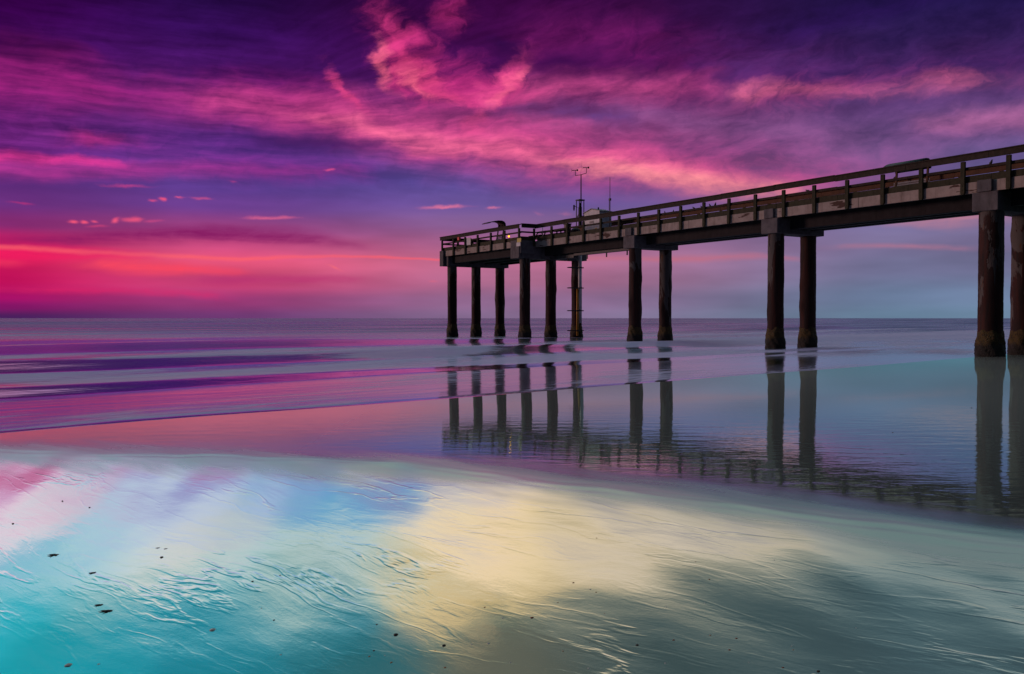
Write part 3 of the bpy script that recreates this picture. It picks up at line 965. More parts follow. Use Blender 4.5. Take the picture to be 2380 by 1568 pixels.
DZ = 6.77            # deck / top of fascia
TEND, TPLAT, TLAND = 42.35, 30.9, -31.0
SA, SB = -.42, 2.85  # main deck edges
PA, PB = -1.55, 4.15 # platform edges
pier = thing('pier', 'long weathered concrete and timber fishing pier striding out over the surf', 'pier', PIER_O)

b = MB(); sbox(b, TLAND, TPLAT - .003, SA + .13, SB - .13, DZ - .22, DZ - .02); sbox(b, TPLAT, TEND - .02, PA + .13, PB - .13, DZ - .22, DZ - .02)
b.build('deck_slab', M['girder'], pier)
# fascia beams along every edge
b = MB()
t = TLAND
while t < TPLAT - .01:
    t2 = min(t + 5.225, TPLAT - .006)
    sbox(b, t, t2 - .012, SA, SA + .12, DZ - .43, DZ)
    t = t2
b.build('fascia_beam', M['fascia'], pier, .012)
b = MB(); sbox(b, TLAND, TPLAT - .006, SB - .12, SB, DZ - .43, DZ); b.build('fascia_beam', M['fascia'], pier, .012)
for s0, s1 in ((PA, PA + .12), (PB - .12, PB)):
    b = MB(); sbox(b, TPLAT, TEND, s0, s1, DZ - .43, DZ); b.build('fascia_beam', M['fascia'], pier, .012)
b = MB(); sbox(b, TEND - .12, TEND, PA + .123, PB - .123, DZ - .43, DZ); b.build('fascia_beam', M['fascia'], pier, .012)
for s0, s1 in ((PA + .123, SA - .003), (SB + .003, PB - .123)):
    b = MB(); sbox(b, TPLAT, TPLAT + .12, s0, s1, DZ - .43, DZ); b.build('fascia_beam', M['fascia'], pier, .012)
BENTS = [-20.9, -10.45, 0.0, 10.45, 20.9, 31.4, 41.85]
# girders between the caps
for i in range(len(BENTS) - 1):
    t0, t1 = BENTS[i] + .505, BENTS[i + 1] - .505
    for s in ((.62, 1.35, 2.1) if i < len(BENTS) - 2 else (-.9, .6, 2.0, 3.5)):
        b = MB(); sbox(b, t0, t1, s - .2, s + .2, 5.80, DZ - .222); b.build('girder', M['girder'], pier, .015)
# utility trays hung below the deck near the platform
b = MB(); sbox(b, 21.6, 27.8, .62, .92, 5.62, 5.78); sbox(b, 27.8, 30.6, .62, .92, 5.5, 5.72)
for t in (22.5, 24.5, 26.5, 28.6, 30.2): sbox(b, t, t + .08, .74, .8, 5.35, 5.62)
b.build('utility_tray', M['dark'], pier, .01)
# caps, pilaster blocks, piles
PILES = [(0, 2.4)] * 5 + [(-.88, 1.3, 3.56)] * 2


def pile_mesh(r, ztop, seed):
    rr = random.Random(seed)
    b = MB()
    n, nz = 36, 90
    ph = [rr.uniform(0, 6.28) for _ in range(8)]
    lumps = [(rr.uniform(0, 6.28), rr.uniform(1.5, 5.0), rr.uniform(.02, .06), rr.uniform(.12, .4), rr.uniform(.25, .6)) for _ in range(7)]
    vs, fs = [], []
    for j in range(nz + 1):
        z = -1.2 + (ztop + 1.2) * j / nz
        for i in range(n):
            a = 2 * math.pi * i / n
            q = r * (1 + .010 * math.sin(3 * a + ph[0] + z * .7) + .009 * math.sin(5 * a + ph[1] - z * 1.3) + .008 * math.sin(z * 2.1 + ph[2]) + .006 * math.sin(z * 5.3 + 2 * a + ph[3]))
            q += .004 * rr.uniform(-1, 1)
            for la, lz, lh, lw, lv in lumps:
                da = (a - la + math.pi) % (2 * math.pi) - math.pi
                q += lh * math.exp(-(da / lw) ** 2 - ((z - lz) / lv) ** 2)
            vs.append((q * math.cos(a), q * math.sin(a), z))
    for j in range(nz):
        for i in range(n):
            i2 = (i + 1) % n
            fs.append((j * n + i, j * n + i2, (j + 1) * n + i2, (j + 1) * n + i))
    b.add(vs, fs, True)
    return b


def crust_mesh(r, seed):
    rr = random.Random(seed)
    b = MB()
    n, nz = 44, 44
    vs, fs = [], []
    ph = [rr.uniform(0, 6.28) for _ in range(6)]
    for j in range(nz + 1):
        z = -.5 + 1.62 * j / nz
        for i in range(n):
            a = 2 * math.pi * i / n
            top = 1.0 + .05 * math.sin(3 * a + ph[0]) + .04 * math.sin(7 * a + ph[1])
            k = 1 - min(1, max(0, (z - (top - .75)) / .75))
            q = r * 1.012 + .012 + .075 * k * k * (3 - 2 * k) + (.012 * rr.uniform(-1, 1) + .014 * math.sin(9 * a + z * 11 + ph[2]) + .012 * math.sin(5 * a - z * 7 + ph[3])) * min(1, .3 + k * 2)
            if z > top: q = r * .97
            vs.append((q * math.cos(a), q * math.sin(a), z))
    for j in range(nz):
        for i in range(n):
            i2 = (i + 1) % n
            fs.append((j * n + i, j * n + i2, (j + 1) * n + i2, (j + 1) * n + i))
    b.add(vs, fs, True)
    return b


for i, tb in enumerate(BENTS):
    wide = i >= 5
    s0, s1 = (-1.5, 4.1) if wide else (-.5, 2.98)
    zb = 5.6 if not wide else 5.58
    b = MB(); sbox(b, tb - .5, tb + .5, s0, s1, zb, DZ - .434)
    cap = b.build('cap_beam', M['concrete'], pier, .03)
    b = MB()
    e0 = PA if wide else SA
    sbox(b, tb - .28, tb + .28, e0 - .14 if not wide else e0 - .16, e0 - .003, DZ - .432, DZ + .02)
    if i == 5:
        b = MB(); sbox(b, TPLAT - .04, TPLAT + 1.05, PA - .16, PA - .003, 5.58, DZ + .03); sbox(b, TPLAT - .16, TPLAT - .003, PA - .1, SA - .02, 5.9, DZ + .03)
    if i == 6:
        b = MB(); sbox(b, TEND - .55, TEND + .05, PA - .16, PA - .003, 5.58, DZ + .02)
    b.build('end_block', M['concrete'], pier, .02)
    r = .44 if tb <= 0 else .385 if tb < 15 else .37
    for j, s in enumerate(PILES[i]):
        p = pile_mesh(r, zb + .02, 100 + i * 10 + j).build('pile', M['pile'], pier, loc=(tb, -s, 0))
        crust_mesh(r, 300 + i * 10 + j).build('barnacle_crust', M['crust'], p)


# railings -----------------------------------------------------------
def post_mesh(sgn):
    """outside face post: local origin on the fascia face at deck level; sgn = outward local y"""
    b = MB()
    b.box(-.085, .085, .004 * sgn, .105 * sgn, -.40, .83)
    b.box(-.07, .07, .012 * sgn, .11 * sgn, -.45, -.403)
    for z in (-.28, -.12):
        b.tube([(0, .1 * sgn, z), (0, .122 * sgn, z)], .018, 8)
    return b


post_near = post_far = None


def posts(ts, s, sgn, mat):
    first = post_mesh(sgn).build('railing_post', mat, pier, .008)
    for i, t in enumerate(ts):
        o = first if i == 0 else first.copy()
        if i: COL.objects.link(o); o.parent = pier
        o.location = (t, -s, DZ)
        o.rotation_euler = (random.uniform(-.010, .010), random.uniform(-.012, .012), 0)


def rail_set(pts, out, mat, inner, far=False):
    """pts: (t, s) of the two ends along a straight edge; out: unit (t, s) outward"""
    (t0, s0), (t1, s1) = pts
    ln = math.hypot(t1 - t0, s1 - s0)
    dt, ds = (t1 - t0) / ln, (s1 - s0) / ln
    seg = max(1, round(ln / 3.5))
    top, mid, kerb = MB(), MB(), MB()
    for q in range(seg):
        a, c = ln * q / seg + .004, ln * (q + 1) / seg - .004
        ja, jc = random.uniform(-.012, .012), random.uniform(-.012, .012)

        def pt(d, o, z):
            return (t0 + dt * d + out[0] * o, -(s0 + ds * d + out[1] * o), z)
        top.beam(pt(a, .13, DZ + .955 + ja), pt(c, .13, DZ + .955 + jc), .045, .23)
        top.beam(pt(a, .09, DZ + 1.094 + ja), pt(c, .09, DZ + 1.094 + jc), .22, .045)
        mid.beam(pt(a, -.022, DZ + .56 + ja), pt(c, -.022, DZ + .56 + jc), .045, .11)
        kerb.beam(pt(a, -.085, DZ + .135), pt(c, -.085, DZ + .135), .10, .26)
    top.build('top_rail', mat, pier, .006)
    mid.build('mid_rail', mat, pier, .006)
    kerb.build('kerb_board', M['greenwood'], pier, .006)


PT = [-.87 + 1.745 * k for k in range(-17, 18)]
posts([t for t in PT if t > TLAND and t < 30.0], SA, 1, M['greenwood'])
posts([t + .3 for t in PT if t > -14 and t < 30.0], SB, -1, M['wood'])
rail_set(((TLAND, SA), (TPLAT - .25, SA)), (0, -1), M['wood'], None)
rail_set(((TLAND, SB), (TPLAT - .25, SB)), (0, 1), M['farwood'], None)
PP = [TPLAT + .12 + 1.86 * k for k in range(7)]
posts(PP[:1] + [p for p in PP[1:6]] + [TEND - .2], PA, 1, M['greenwood'])
posts([p + .3 for p in PP[:6]] + [TEND - .3], PB, -1, M['wood'])
rail_set(((TPLAT - .02, PA), (TEND, PA)), (0, -1), M['wood'], None)
rail_set(((TPLAT - .02, PB), (TEND, PB)), (0, 1), M['wood'], None)
rail_set(((TPLAT - .2, PA - .15), (TPLAT - .2, SA - .12)), (-1, 0), M['wood'], None)
rail_set(((TPLAT - .2, SB + .12), (TPLAT - .2, PB + .15)), (-1, 0), M['wood'], None)
rail_set(((TEND - .06, PA + .05), (TEND - .06, PB - .05)), (1, 0), M['wood'], None)
b = MB()
for s in (-.05, 1.3, 2.6):
    sbox(b, TEND + .004, TEND + .1, s - .08, s + .08, DZ - .4, DZ + .83)
    b.build('railing_post', M['wood'], pier, .008); b = MB()
sbox(b, TPLAT - .28, TPLAT - .18, SA - .26, SA - .12, DZ - .38, DZ + .83); b.build('railing_post', M['greenwood'], pier, .008)

# ------------------------------------------------------------------ things standing on or fixed to the pier
def on_s(x, y, s):
    """(t, z) where the pixel ray meets the upright plane s = const of the pier"""
    d = ray(x, y)
    o = Vector((0, 0, CAM_Z)) - PIER_O
    k = (s - o.dot(VX)) / d.dot(VX)
    p = o + d * k
    return p.dot(UX), p.z


def lp(t, s, z):
    return (t, -s, z)


# weather mast -------------------------------------------------------
mt, ms = 30.72, 3.42
mast = thing('weather_mast', 'slim dark weather mast with two wind sensors on a crossarm above the pier rail', 'mast', at(mt, ms, DZ))
mh = on_s(1358.3, 405, ms)[1] - DZ
b = MB(); b.tube([(0, 0, -.25), (0, 0, mh * .55), (0, 0, mh)], [.05, .045, .036], 10); b.build('pole', M['dark'], mast)
b = MB(); b.tube([(.34, .24, mh - .04), (0, 0, mh), (-.30, -.26, mh + .10)], .022, 8)
b.build('crossarm', M['dark'], mast)
b = MB(); b.tube([(0.02, .02, mh), (-.06, -.04, mh + .95)], [.008, .004], 6); b.build('antenna', M['dark'], mast)
b = MB(); b.tube([(.0, 0, mh * .54), (.30, .16, mh * .36)], .014, 6); b.tube([(.0, 0, mh * .54), (.10, .26, mh * .36)], .014, 6); b.build('stay', M['dark'], mast)
for (ax, ay, az) in ((.34, .24, mh - .04), (-.30, -.26, mh + .10)):
    b = MB(); b.tube([(ax, ay, az), (ax, ay, az + .37)], .020, 8)
    hx, hy = (.65, .76)
    p0 = Vector((ax, ay, az + .38))
    dv = Vector((hx, hy, 0))
    b.tube([p0 - dv * .10, p0 + dv * .20, p0 + dv * .27], [.020, .028, .014], 8)
    wm = b.build('wind_sensor', M['dark'], mast)
    b = MB(); b.beam(p0 - dv * .19, p0 - dv * .08, .012, .13); b.build('tail_fin', M['dark'], wm)
    b = MB()
    n2 = Vector((-hy, hx, 0))
    for q in range(4):
        an = q * math.pi / 2 + .4
        tip = n2 * math.cos(an) * .10 + Vector((0, 0, 1)) * math.sin(an) * .10
        b.beam(p0 + dv * .26, p0 + dv * .265 + tip, .055, .012, up=dv)
    b.build('propeller', M['dark'], wm)

# tide gauge ---------------------------------------------------------
gt, gs = 30.62, 3.27
gauge = thing('tide_gauge', 'white and orange tide gauge pipe clamped to the outermost pile below the weather mast', 'tide gauge', at(gt, gs, 0))
zb = on_s(1354, 548 + 29, gs)[1]
b = MB(); b.tube([(0, 0, 1.15), (0, 0, DZ + 1.0)], .125, 16); b.build('well_pipe', M['white'], gauge)
b = MB(); b.tube([(.03, .19, .25), (.03, .19, 3.55)], .085, 12); b.build('conduit', M['orange'], gauge)
for z in (5.05, 3.62, 2.02, .62):
    b = MB(); b.box(-.16, .18, -.22, .95, z - .035, z + .035); b.box(.12, .2, -.3, 1.0, z - .02, z + .02); b.build('clamp', M['dark'], gauge, .006)
b = MB()
for px, py in ((-.17, -.2), (.17, -.2), (-.17, .2), (.17, .2)):
    b.beam((px, py, DZ + .1), (px, py, DZ + 3.0), .05, .05)
b.box(-.22, .22, -.25, .25, DZ + 3.0, DZ + 3.08); b.box(-.18, .18, -.21, .21, DZ + 1.9, DZ + 1.94)
b.build('frame', M['dark'], gauge, .006)
b = MB(); b.tube([(0, .0, DZ + 1.0), (0, .0, DZ + 2.55)], .13, 14); b.tube([(0, 0, DZ + 2.55), (0, 0, DZ + 2.85)], .08, 10)
b.build('sensor_housing', M['dark'], gauge)
b = MB(); b.beam((0, .25, DZ + 2.5), (0, .52, DZ + 2.62), .03, .03); b.tube([(0, .54, DZ + 2.66), (0, .54, DZ + 2.38), (0, .54, DZ + 2.25)], [.06, .06, .02], 10)
b.build('hanging_sensor', M['dark'], gauge)

# shed ---------------------------------------------------------------
t0, _ = on_s(1393, 520, 1.35)
shed = thing('equipment_shed', 'small white gabled equipment shed on the pier deck behind the rail', 'shed', at(t0, 1.35, DZ - .02))
TW, SW, EH, RH = 1.62, 1.0, 1.70, 1.90
b = MB()
b.add([(0, 0, 0), (TW, 0, 0), (TW, -SW, 0), (0, -SW, 0), (0, 0, EH), (TW, 0, EH), (TW, -SW, EH), (0, -SW, EH), (TW / 2, 0, RH - .02), (TW / 2, -SW, RH - .02)],
      [(0, 1, 5, 8, 4), (3, 7, 9, 6, 2), (0, 4, 7, 3), (1, 2, 6, 5), (0, 3, 2, 1), (4, 8, 9, 7), (5, 6, 9, 8)])
b.build('wall', M['white'], shed)
b = MB()
for sg in (-1, 1):
    b.beam((TW / 2 + sg * (TW / 2 + .07), .06, EH - .01), (TW / 2 + sg * (TW / 2 + .07), -SW - .06, EH - .01), .03, .03)
    a0, a1 = TW / 2, TW / 2 + sg * (TW / 2 + .07)
    z0, z1 = RH + .012, EH - .01
    vs = [(a0, .06, z0), (a1, .06, z1), (a1, -SW - .06, z1), (a0, -SW - .06, z0)]
    vs += [(x, y, z + .035) for x, y, z in vs]
    b.add(vs, [(0, 1, 2, 3), (4, 7, 6, 5), (0, 4, 5, 1), (1, 5, 6, 2), (2, 6, 7, 3), (3, 7, 4, 0)])
b.build('roof', M['grey'], shed)
b = MB(); b.tube([(TW * .3, -.3, RH - .12), (TW * .3, -.3, RH + .1)], .05, 8); b.build('vent', M['dark'], shed)
b = MB(); b.box(.62, 1.02, .003, .022, .98, 1.12); b.build('sign_plate', M['grey'], shed)
b = MB(); b.box(.62, .86, .024, .028, 1.03, 1.042); b.box(.62 + .04, .98, .024, .028, 1.06, 1.072); b.build('lettering', M['dark'], shed)
b = MB(); b.box(.22, .42, .003, .03, .40, .62); b.build('breaker_box', M['orange'], shed)
# antenna pole
ta, _ = on_s(1417.5, 500, 1.28)
ant = thing('antenna_pole', 'thin bare antenna pole rising beside the white shed', 'pole', at(ta, 1.28, DZ - .02))
za = on_s(1418, 412, 1.28)[1] - DZ
b = MB(); b.tube([(0, 0, 0), (0, 0, za * .62), (0, 0, za * .63), (0, 0, za)], [.034, .030, .022, .016], 8); b.build('pole', M['maroon'], ant)
b = MB(); b.box(-.07, .07, -.05, .05, za * .60, za * .64); b.tube([(.05, .03, za * .6), (.05, .03, za * .44)], .012, 6); b.build('bracket', M['dark'], ant)


# shelters -----------------------------------------------------------
def shelter(label, x, s, length, span, peak, mat, legmat):
    t, _ = on_s(x, 540, s)
    o = thing('bench_shelter', label, 'shelter', at(t, s, DZ - .02), 'canopied benches on the pier')
    prof = [(-.46, .79), (-.44, .90), (-.36, .97), (-.22, 1.0), (0, .995), (.22, .965), (.40, .93), (.56, .885)]
    b = MB()
    vs = []
    for q in (-length / 2, length / 2):
        vs += [(q, a * span, z * peak) for a, z in prof] + [(q, a * span * .96, z * peak - .05) for a, z in prof]
    n = len(prof); m2 = 2 * n
    fs = []
    for i in range(n - 1):
        fs += [(i, i + 1, m2 + i + 1, m2 + i), (n + i, m2 + n + i, m2 + n + i + 1, n + i + 1), (i, n + i, n + i + 1, i + 1), (m2 + i, m2 + i + 1, m2 + n + i + 1, m2 + n + i)]
    fs += [(0, m2, m2 + n, n), (n - 1, 2 * n - 1, m2 + 2 * n - 1, m2 + n - 1)]
    b.add(vs, fs, True)
    b.build('canopy', mat, o)
    for q in (-length / 2 + .12, length / 2 - .12):
        b = MB(); b.beam((q, -.24 * span, 0), (q, -.40 * span, peak * .88), .09, .07); b.build('leg', legmat, o, .006)
        b = MB(); b.beam((q, .12, 0), (q, .12, .44), .07, .07); b.build('leg', legmat, o, .006)
    b = MB()
    for i in range(4): b.box(-length / 2, length / 2, -.22 + i * .115, -.12 + i * .115, .44, .475)
    b.build('seat', M['grey'], o, .004)
    b = MB()
    for i in range(4): b.box(-length / 2, length / 2, -.30 * span - .02 * i, -.30 * span - .02 * i + .035, .56 + i * .10, .635 + i * .10)
    b.build('backrest', M['grey'], o, .004)
    return o


shelter('dark curved canopy over a slatted bench behind the rail at the far pier end', 1150, -.35, 1.0, 1.45, 1.92, M['maroon'], M['wood'])
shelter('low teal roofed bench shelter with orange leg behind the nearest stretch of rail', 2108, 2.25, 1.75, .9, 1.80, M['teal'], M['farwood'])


# tables -------------------------------------------------------------
def table(name, label, cat, x, s, ln, bench, mat):
    t, _ = on_s(x, 540, s)
    o = thing(name, label, cat, at(t, s, DZ - .02))
    b = MB()
    for i in range(5): b.box(-ln / 2, ln / 2, -.36 + i * .145, -.225 + i * .145, .71, .75)
    b.build('tabletop', mat, o, .004)
    for q in (-ln / 2 + .25, ln / 2 - .25):
        for sg in (-1, 1):
            b = MB(); b.beam((q, sg * (.55 if bench else .28), 0), (q, sg * .18, .71), .08, .06); b.build('leg', mat, o, .004)
    if bench:
        for sg in (-1, 1):
            b = MB(); b.box(-ln / 2, ln / 2, sg * .55, sg * .80, .42, .455); b.build('seat', mat, o, .004)
        b = MB()
        for q in (-ln / 2 + .31, ln / 2 - .31): b.beam((q, -.72, .39), (q, .72, .39), .05, .08)
        b.build('crossbar', mat, o, .004)


table('picnic_table', 'dark wooden picnic table with attached seats behind the rail by the platform corner', 'table', 1264, .55, 1.5, True, M['wood'])
table('cleaning_table', 'plain dark wooden fish cleaning table between picnic table and weather mast', 'table', 1299, .9, 1.5, False, M['wood'])
t, _ = on_s(1264, 545, .0)
rod = thing('rod_holder', 'thin white upright rod holder tube in front of the picnic table', 'rod holder', at(t, -.1, DZ - .02))
b = MB(); b.tube([(0, 0, 0), (0, 0, .95)], .022, 8); b.build('tube', M['white'], rod)
b = MB(); b.tube([(0, 0, 0), (0, 0, .03)], .07, 10); b.build('base', M['dark'], rod)
t, _ = on_s(1338, 535, 1.3)
bn = thing('litter_bin', 'squat dark domed litter bin left of the weather mast', 'bin', at(t, 1.3, DZ - .02))
b = MB(); b.tube([(0, 0, 0), (0, 0, .62)], [.27, .30], 16); b.build('body', M['dark'], bn)
b = MB(); b.blob((0, 0, .62), (.33, .33, .2), 16, 8); b.build('lid', M['dark'], bn)
t, _ = on_s(1319, 530, 1.6)
bx_ = thing('utility_cabinet', 'narrow brown utility cabinet standing between cleaning table and domed bin', 'cabinet', at(t, 1.6, DZ - .02))
b = MB(); b.box(-.2, .2, -.16, .16, .08, 1.18); b.build('body', M['maroon'], bx_, .01)
b = MB(); b.box(-.24, .24, -.2, .2, 1.18, 1.24); b.build('lid', M['dark'], bx_, .01)
b = MB(); b.box(-.24, .24, -.2, .2, 0, .08); b.build('plinth', M['dark'], bx_)

# lamp, boxes and boards on the platform rail --------------------------
tl, zl = on_s(1183.8, 550, PA - .16)
lamp = thing('amber_lamp', 'small amber warning lamp glowing on a railing post near the platform corner', 'lamp', at(tl, PA - .12, zl))
em, k = new_mat('amber_glow')
e = k.node('ShaderNodeEmission'); e.inputs[0].default_value = (1, .25, .01, 1); e.inputs[1].default_value = 6
finish(em, k, e.outputs[0])
b = MB(); b.blob((0, .08, 0), (.058, .058, .07), 12, 8); b.build('lens', em, lamp)
b = MB(); b.tube([(0, .0, -.10), (0, .08, -.09), (0, .08, -.055)], [.02, .03, .055], 10); b.tube([(0, .08, .052), (0, .08, .09)], [.055, .03], 10)
for q in range(4):
    an = q * math.pi / 2 + .785
    b.tube([(.062 * math.cos(an), .08 + .062 * math.sin(an), -.06), (.062 * math.cos(an), .08 + .062 * math.sin(an), .06)], .006, 5)
b.build('cage', M['dark'], lamp)
tr, zr = on_s(1068.4, 556, PA - .03)
red = thing('red_box', 'small bright red box fixed to the rail near the pier end', 'box', at(tr, PA, zr))
b = MB(); b.box(-.15, .15, .02, .16, -.11, .11); b.build('body', M['red'], red, .015)
b = MB(); b.box(-.16, .16, .01, .17, .113, .135); b.build('lid', M['red'], red, .006)
tw, zw = on_s(1087, 562, PA - .03)
wb = thing('notice_board', 'blank pale square board fixed across the rails near the pier end', 'board', at(tw, PA, zw))
b = MB(); b.box(-.42, .42, .004, .024, -.27, .27); b.build('panel', M['white'], wb, .003)
b = MB(); b.box(-.50, -.43, -.03, .03, -.36, .2); b.box(.43, .50, -.03, .03, -.36, .2); b.build('batten', M['wood'], wb)
ty, zy = on_s(1206.5, 559, PA - .17)
ys = thing('warning_sign', 'small mustard yellow sign plate on the concrete block at the platform corner', 'sign', at(ty, PA - .163, zy))
b = MB(); b.box(-.25, .25, 0, .018, -.13, .13); b.build('plate', M['yellow'], ys, .004)
ty, zy = on_s(1205, 568.5, PA - .17)
yw = thing('white_notice', 'small white notice plate below the mustard yellow sign', 'sign', at(ty, PA - .163, zy))
b = MB(); b.box(-.25, .25, 0, .018, -.13, .13); b.build('plate', M['white'], yw, .004)

# birds --------------------------------------------------------------
def bird(label, x, rot, size, lean=0.0, group='small birds perched on the pier rail'):
    s = SB + .09
    t, _ = on_s(x, 500, s)
    o = thing('bird', label, 'bird', at(t, s, DZ + 1.1165), group, PIER_A + rot)
    k = size
    b = MB()
    spine = [(-.62, .10), (-.45, .20), (-.28, .30), (-.05, .40), (.16, .47), (.30, .56), (.38, .66), (.46, .69), (.54, .67)]
    radii = [.035, .05, .13, .20, .20, .14, .115, .11, .03]
    c, sn = math.cos(lean), math.sin(lean)
    pts = []
    for a, z in spine:
        a2, z2 = a, z - .35
        pts.append((k * (a2 * c - z2 * sn), 0, k * (a2 * sn + z2 * c + .40)))
    b.tube(pts, [r * k for r in radii], 12)
    b.build('body', M['bird'], o)
    hd = Vector(pts[-1])
    b = MB(); b.tube([hd, hd + Vector((.12 * k * c, 0, .12 * k * sn - .02 * k))], [.028 * k, .006 * k], 6); b.build('beak', M['beak'], o)
    for q in (-.07, .07):
        b = MB(); b.tube([(-.02 * k, q * k, .26 * k), (.03 * k, q * k, .12 * k), (.0, q * k, .004)], .016 * k, 6)
        b.beam((-.05 * k, q * k, .006), (.10 * k, q * k, .006), .03 * k, .01)
        b.build('leg', M['beak'], o)


bird('small dark bird on the far rail, leftmost of all the perched birds', 1545.4, 1.4, .19, .7)
bird('small upright bird on the far rail, second from the left', 1564.8, -1.5, .19, .7)
bird('plump dark bird sitting alone in its rail bay, third from the left', 1613, .3, .22, .1)
bird('bird half hidden behind a rail post left of the close pair', 1631, .2, .20, .2)
bird('left bird of the close pair facing each other on the rail', 1650.4, .5, .22, .5)
bird('right bird of the close pair facing each other on the rail', 1662, math.pi - .2, .25, .45)
bird('low crouching bird beside a rail post right of the second bent', 1877.8, .2, .24, -.15)
bird('round bird perched beside the orange shelter leg', 2079.3, math.pi, .24, .1)
bird('slim bird leaning forward with raised tail near the right edge', 2301.4, math.pi - .1, .26, .55)
bird('dark bird half hidden behind the rightmost rail post', 2347, .2, .22, .2)

# ------------------------------------------------------------------ shells, pebbles and weed on the wet sand
def flat_mat(name, c1, c2):
    return weathered(name, c1, c2, tuple(q * .5 for q in c1), scale=40, stain_amt=.4, bumpd=.002, rough=.45)


MS = {'red': flat_mat('red_shell', (.20, .045, .02), (.28, .07, .03)), 'white': flat_mat('white_shell', (.66, .64, .60), (.78, .76, .72)),
      'orange': flat_mat('orange_shell', (.42, .20, .08), (.52, .27, .12)), 'black': flat_mat('dark_weed', (.05, .040, .034), (.085, .065, .05))}


def shell_mesh(seed):
    rr = random.Random(seed)
    b = MB()
    n = 14
    vs = [(0, 0, .32)]
    for q, (r, z) in enumerate(((.35, .30), (.7, .20), (1.0, .02), (.96, -.06))):
        for i in range(n):
            a = 2 * math.pi * i / n
            k = r * (1 - .28 * math.cos(a) ** 8 + .05 * math.sin(5 * a + seed) + rr.uniform(-.04, .04))
            vs.append((k * math.cos(a) * .62, k * math.sin(a) * .46, z * .75))
    fs = [(0, 1 + i, 1 + (i + 1) % n) for i in range(n)]
    for j in range(3):
        for i in range(n):
            i2 = (i + 1) % n
            fs.append((1 + j * n + i, 1 + (j + 1) * n + i, 1 + (j + 1) * n + i2, 1 + j * n + i2))
    b.add(vs, fs, True)
    return b


def weed_mesh(seed):
    rr = random.Random(seed)
    b = MB()
    for q in range(12):
        a = rr.uniform(-.5, .5) + (math.pi if rr.random() < .5 else 0)
        p = Vector((rr.uniform(-.2, .2), rr.uniform(-.15, .15), .10))
        pts = [p]
        for i in range(4):
            a += rr.uniform(-.5, .5)
            p = p + Vector((math.cos(a), math.sin(a) * .6, 0)) * rr.uniform(.14, .24)
            p.z = max(.02, rr.uniform(.03, .16) * (1 - i / 4))
            pts.append(p.copy())
        b.tube(pts, [.06, .065, .055, .045, .015], 6)
    b.blob((0, 0, .08), (.32, .22, .13), 10, 6, jit=.2)
    return b


protos = {}


def debris(kind, x, y, wpx, label, group=None, rot=None):
    """wpx = width in frame pixels"""
    p = ground(x, y)
    for _ in range(12):
        p = ground(x, y, sand_height(p.x, p.y))
    size = wpx * p.y / F * (.42 if kind == 'weed' else .62)
    key = (kind, random.randrange(3))
    name = {'red': 'shell', 'white': 'shell', 'orange': 'shell', 'black': 'pebble', 'weed': 'seaweed'}[kind]
    if key not in protos:
        if kind == 'weed':
            me = weed_mesh(key[1])
        elif kind == 'black':
            me = MB().blob((0, 0, .12), (.5, .38, .26), 12, 8, jit=.10)
        else:
            me = shell_mesh(key[1] * 7 + len(kind))
        o = me.build(name, MS['black' if kind in ('weed', 'black') else kind])
        protos[key] = o
    else:
        o = protos[key].copy()
        COL.objects.link(o)
        for k_ in list(o.keys()):
            if k_ in ('label', 'category', 'group'): del o[k_]
    o.location = (p.x, p.y, p.z - .001)
    o.rotation_euler = (0, 0, random.uniform(-.5, .5) if rot is None else rot)
    o.scale = (size, size, size * (.8 if kind != 'weed' else .6))
    tag(o, label, {'pebble': 'pebble', 'shell': 'shell', 'seaweed': 'seaweed'}[name], group)


debris('weed', 126, 1290, 44, 'elongated dark seaweed scrap on the pale cream reflection at far left')
debris('weed', 217, 1332, 34, 'dark seaweed scrap below and right of the elongated one at left')
debris('weed', 231, 1407, 40, 'black seaweed clump at the edge of the turquoise sand')
debris('weed', 249, 1421, 58, 'wide flat seaweed patch on turquoise sand right below the black clump')
debris('weed', 368, 1274, 20, 'left one of two tiny seaweed scraps side by side on pale sand')
debris('weed', 386, 1276, 18, 'right one of two tiny seaweed scraps side by side on pale sand')
debris('black', 376, 1296, 13, 'brown pebble just below the two tiny seaweed scraps')
debris('black', 920, 1476, 18, 'black pebble at the edge between turquoise and cream reflection')
debris('black', 1032, 1501, 16, 'black pebble right of and below the one at the turquoise edge')
debris('black', 1481, 1500, 13, 'black pebble on grey sand at lower right of centre')
debris('black', 1902, 1561, 15, 'dark pebble at the bottom edge of the frame on the right')
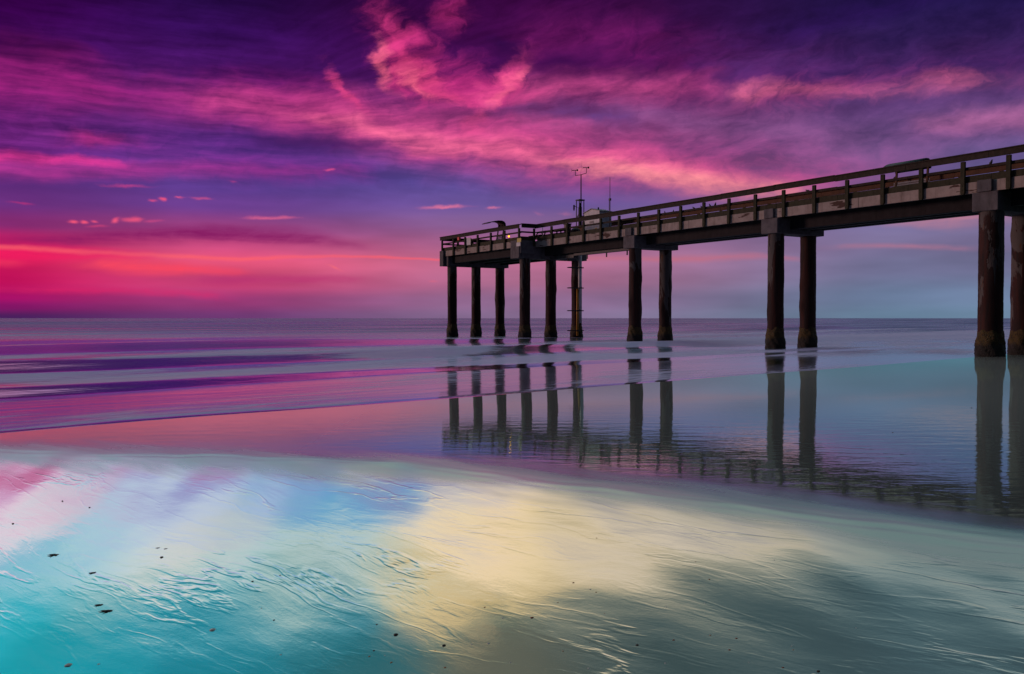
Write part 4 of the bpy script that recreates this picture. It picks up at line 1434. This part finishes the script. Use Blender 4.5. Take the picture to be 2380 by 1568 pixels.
debris('black', 2258, 949, 6, 'tiny dark pebble on the wet mirror left of the nearest piles')
debris('black', 2075, 1006, 6, 'tiny dark pebble on the wet mirror in front of the second nearest bent')
debris('red', 1237, 1436, 15, 'largest rust red shell, lying among the diagonal sand streaks')
debris('white', 495, 1464, 24, 'pale shell in a small hollow on turquoise sand')
debris('white', 160, 1546, 28, 'large pale shell half sunk at the bottom left')
debris('white', 1369, 1554, 10, 'bright white shell at the bottom edge right of centre')
debris('white', 1136, 1496, 12, 'upper right one of two white shells beside a dark rill below centre')
debris('white', 1097, 1498, 9, 'lower left one of two white shells beside a dark rill below centre')
for x, y, w in ((1127, 1412, 9), (1333, 1355, 10), (1566, 1488, 11), (1696, 1511, 11), (1712, 1484, 11), (1820, 1552, 11), (608, 1414, 7), (1617, 1306, 5), (1405, 1426, 6), (1387, 1251, 6), (1371, 1494, 6), (1297, 1401, 7)):
    debris('red', x, y, w, 'small rust red shell fragment lying alone on the wet sand', 'small rust red shell fragments')
for x, y, w in ((1386, 1377, 8), (1035, 1552, 12), (910, 1540, 12), (1844, 1511, 8), (1651, 1477, 9), (1649, 1347, 8), (859, 1526, 10), (1309, 1514, 8), (1012, 1512, 7)):
    debris('orange', x, y, w, 'small pale orange shell fragment lying alone on the wet sand', 'small pale orange shell fragments')
for x, y, w in ((230, 1544, 10), (653, 1522, 9), (1187, 1540, 8), (1169, 1437, 9), (1841, 1502, 8), (1800, 1302, 7), (1549, 1411, 7), (1639, 1402, 7), (1547, 1542, 9), (1372, 1370, 9), (895, 1524, 7), (1610, 1440, 6), (1741, 1540, 7), (1990, 1460, 6)):
    debris('white', x, y, w, 'tiny white shell fragment lying alone on the wet sand', 'tiny white shell fragments')
for x, y, w in ((587, 1352, 10), (651, 1338, 7), (637, 1442, 9), (869, 1513, 9), (876, 1452, 8), (30, 1218, 10), (145, 1165, 7), (208, 1180, 7)):
    debris('black', x, y, w, 'tiny dark pebble lying alone on the bright left part of the wet sand', 'tiny dark pebbles on the left')
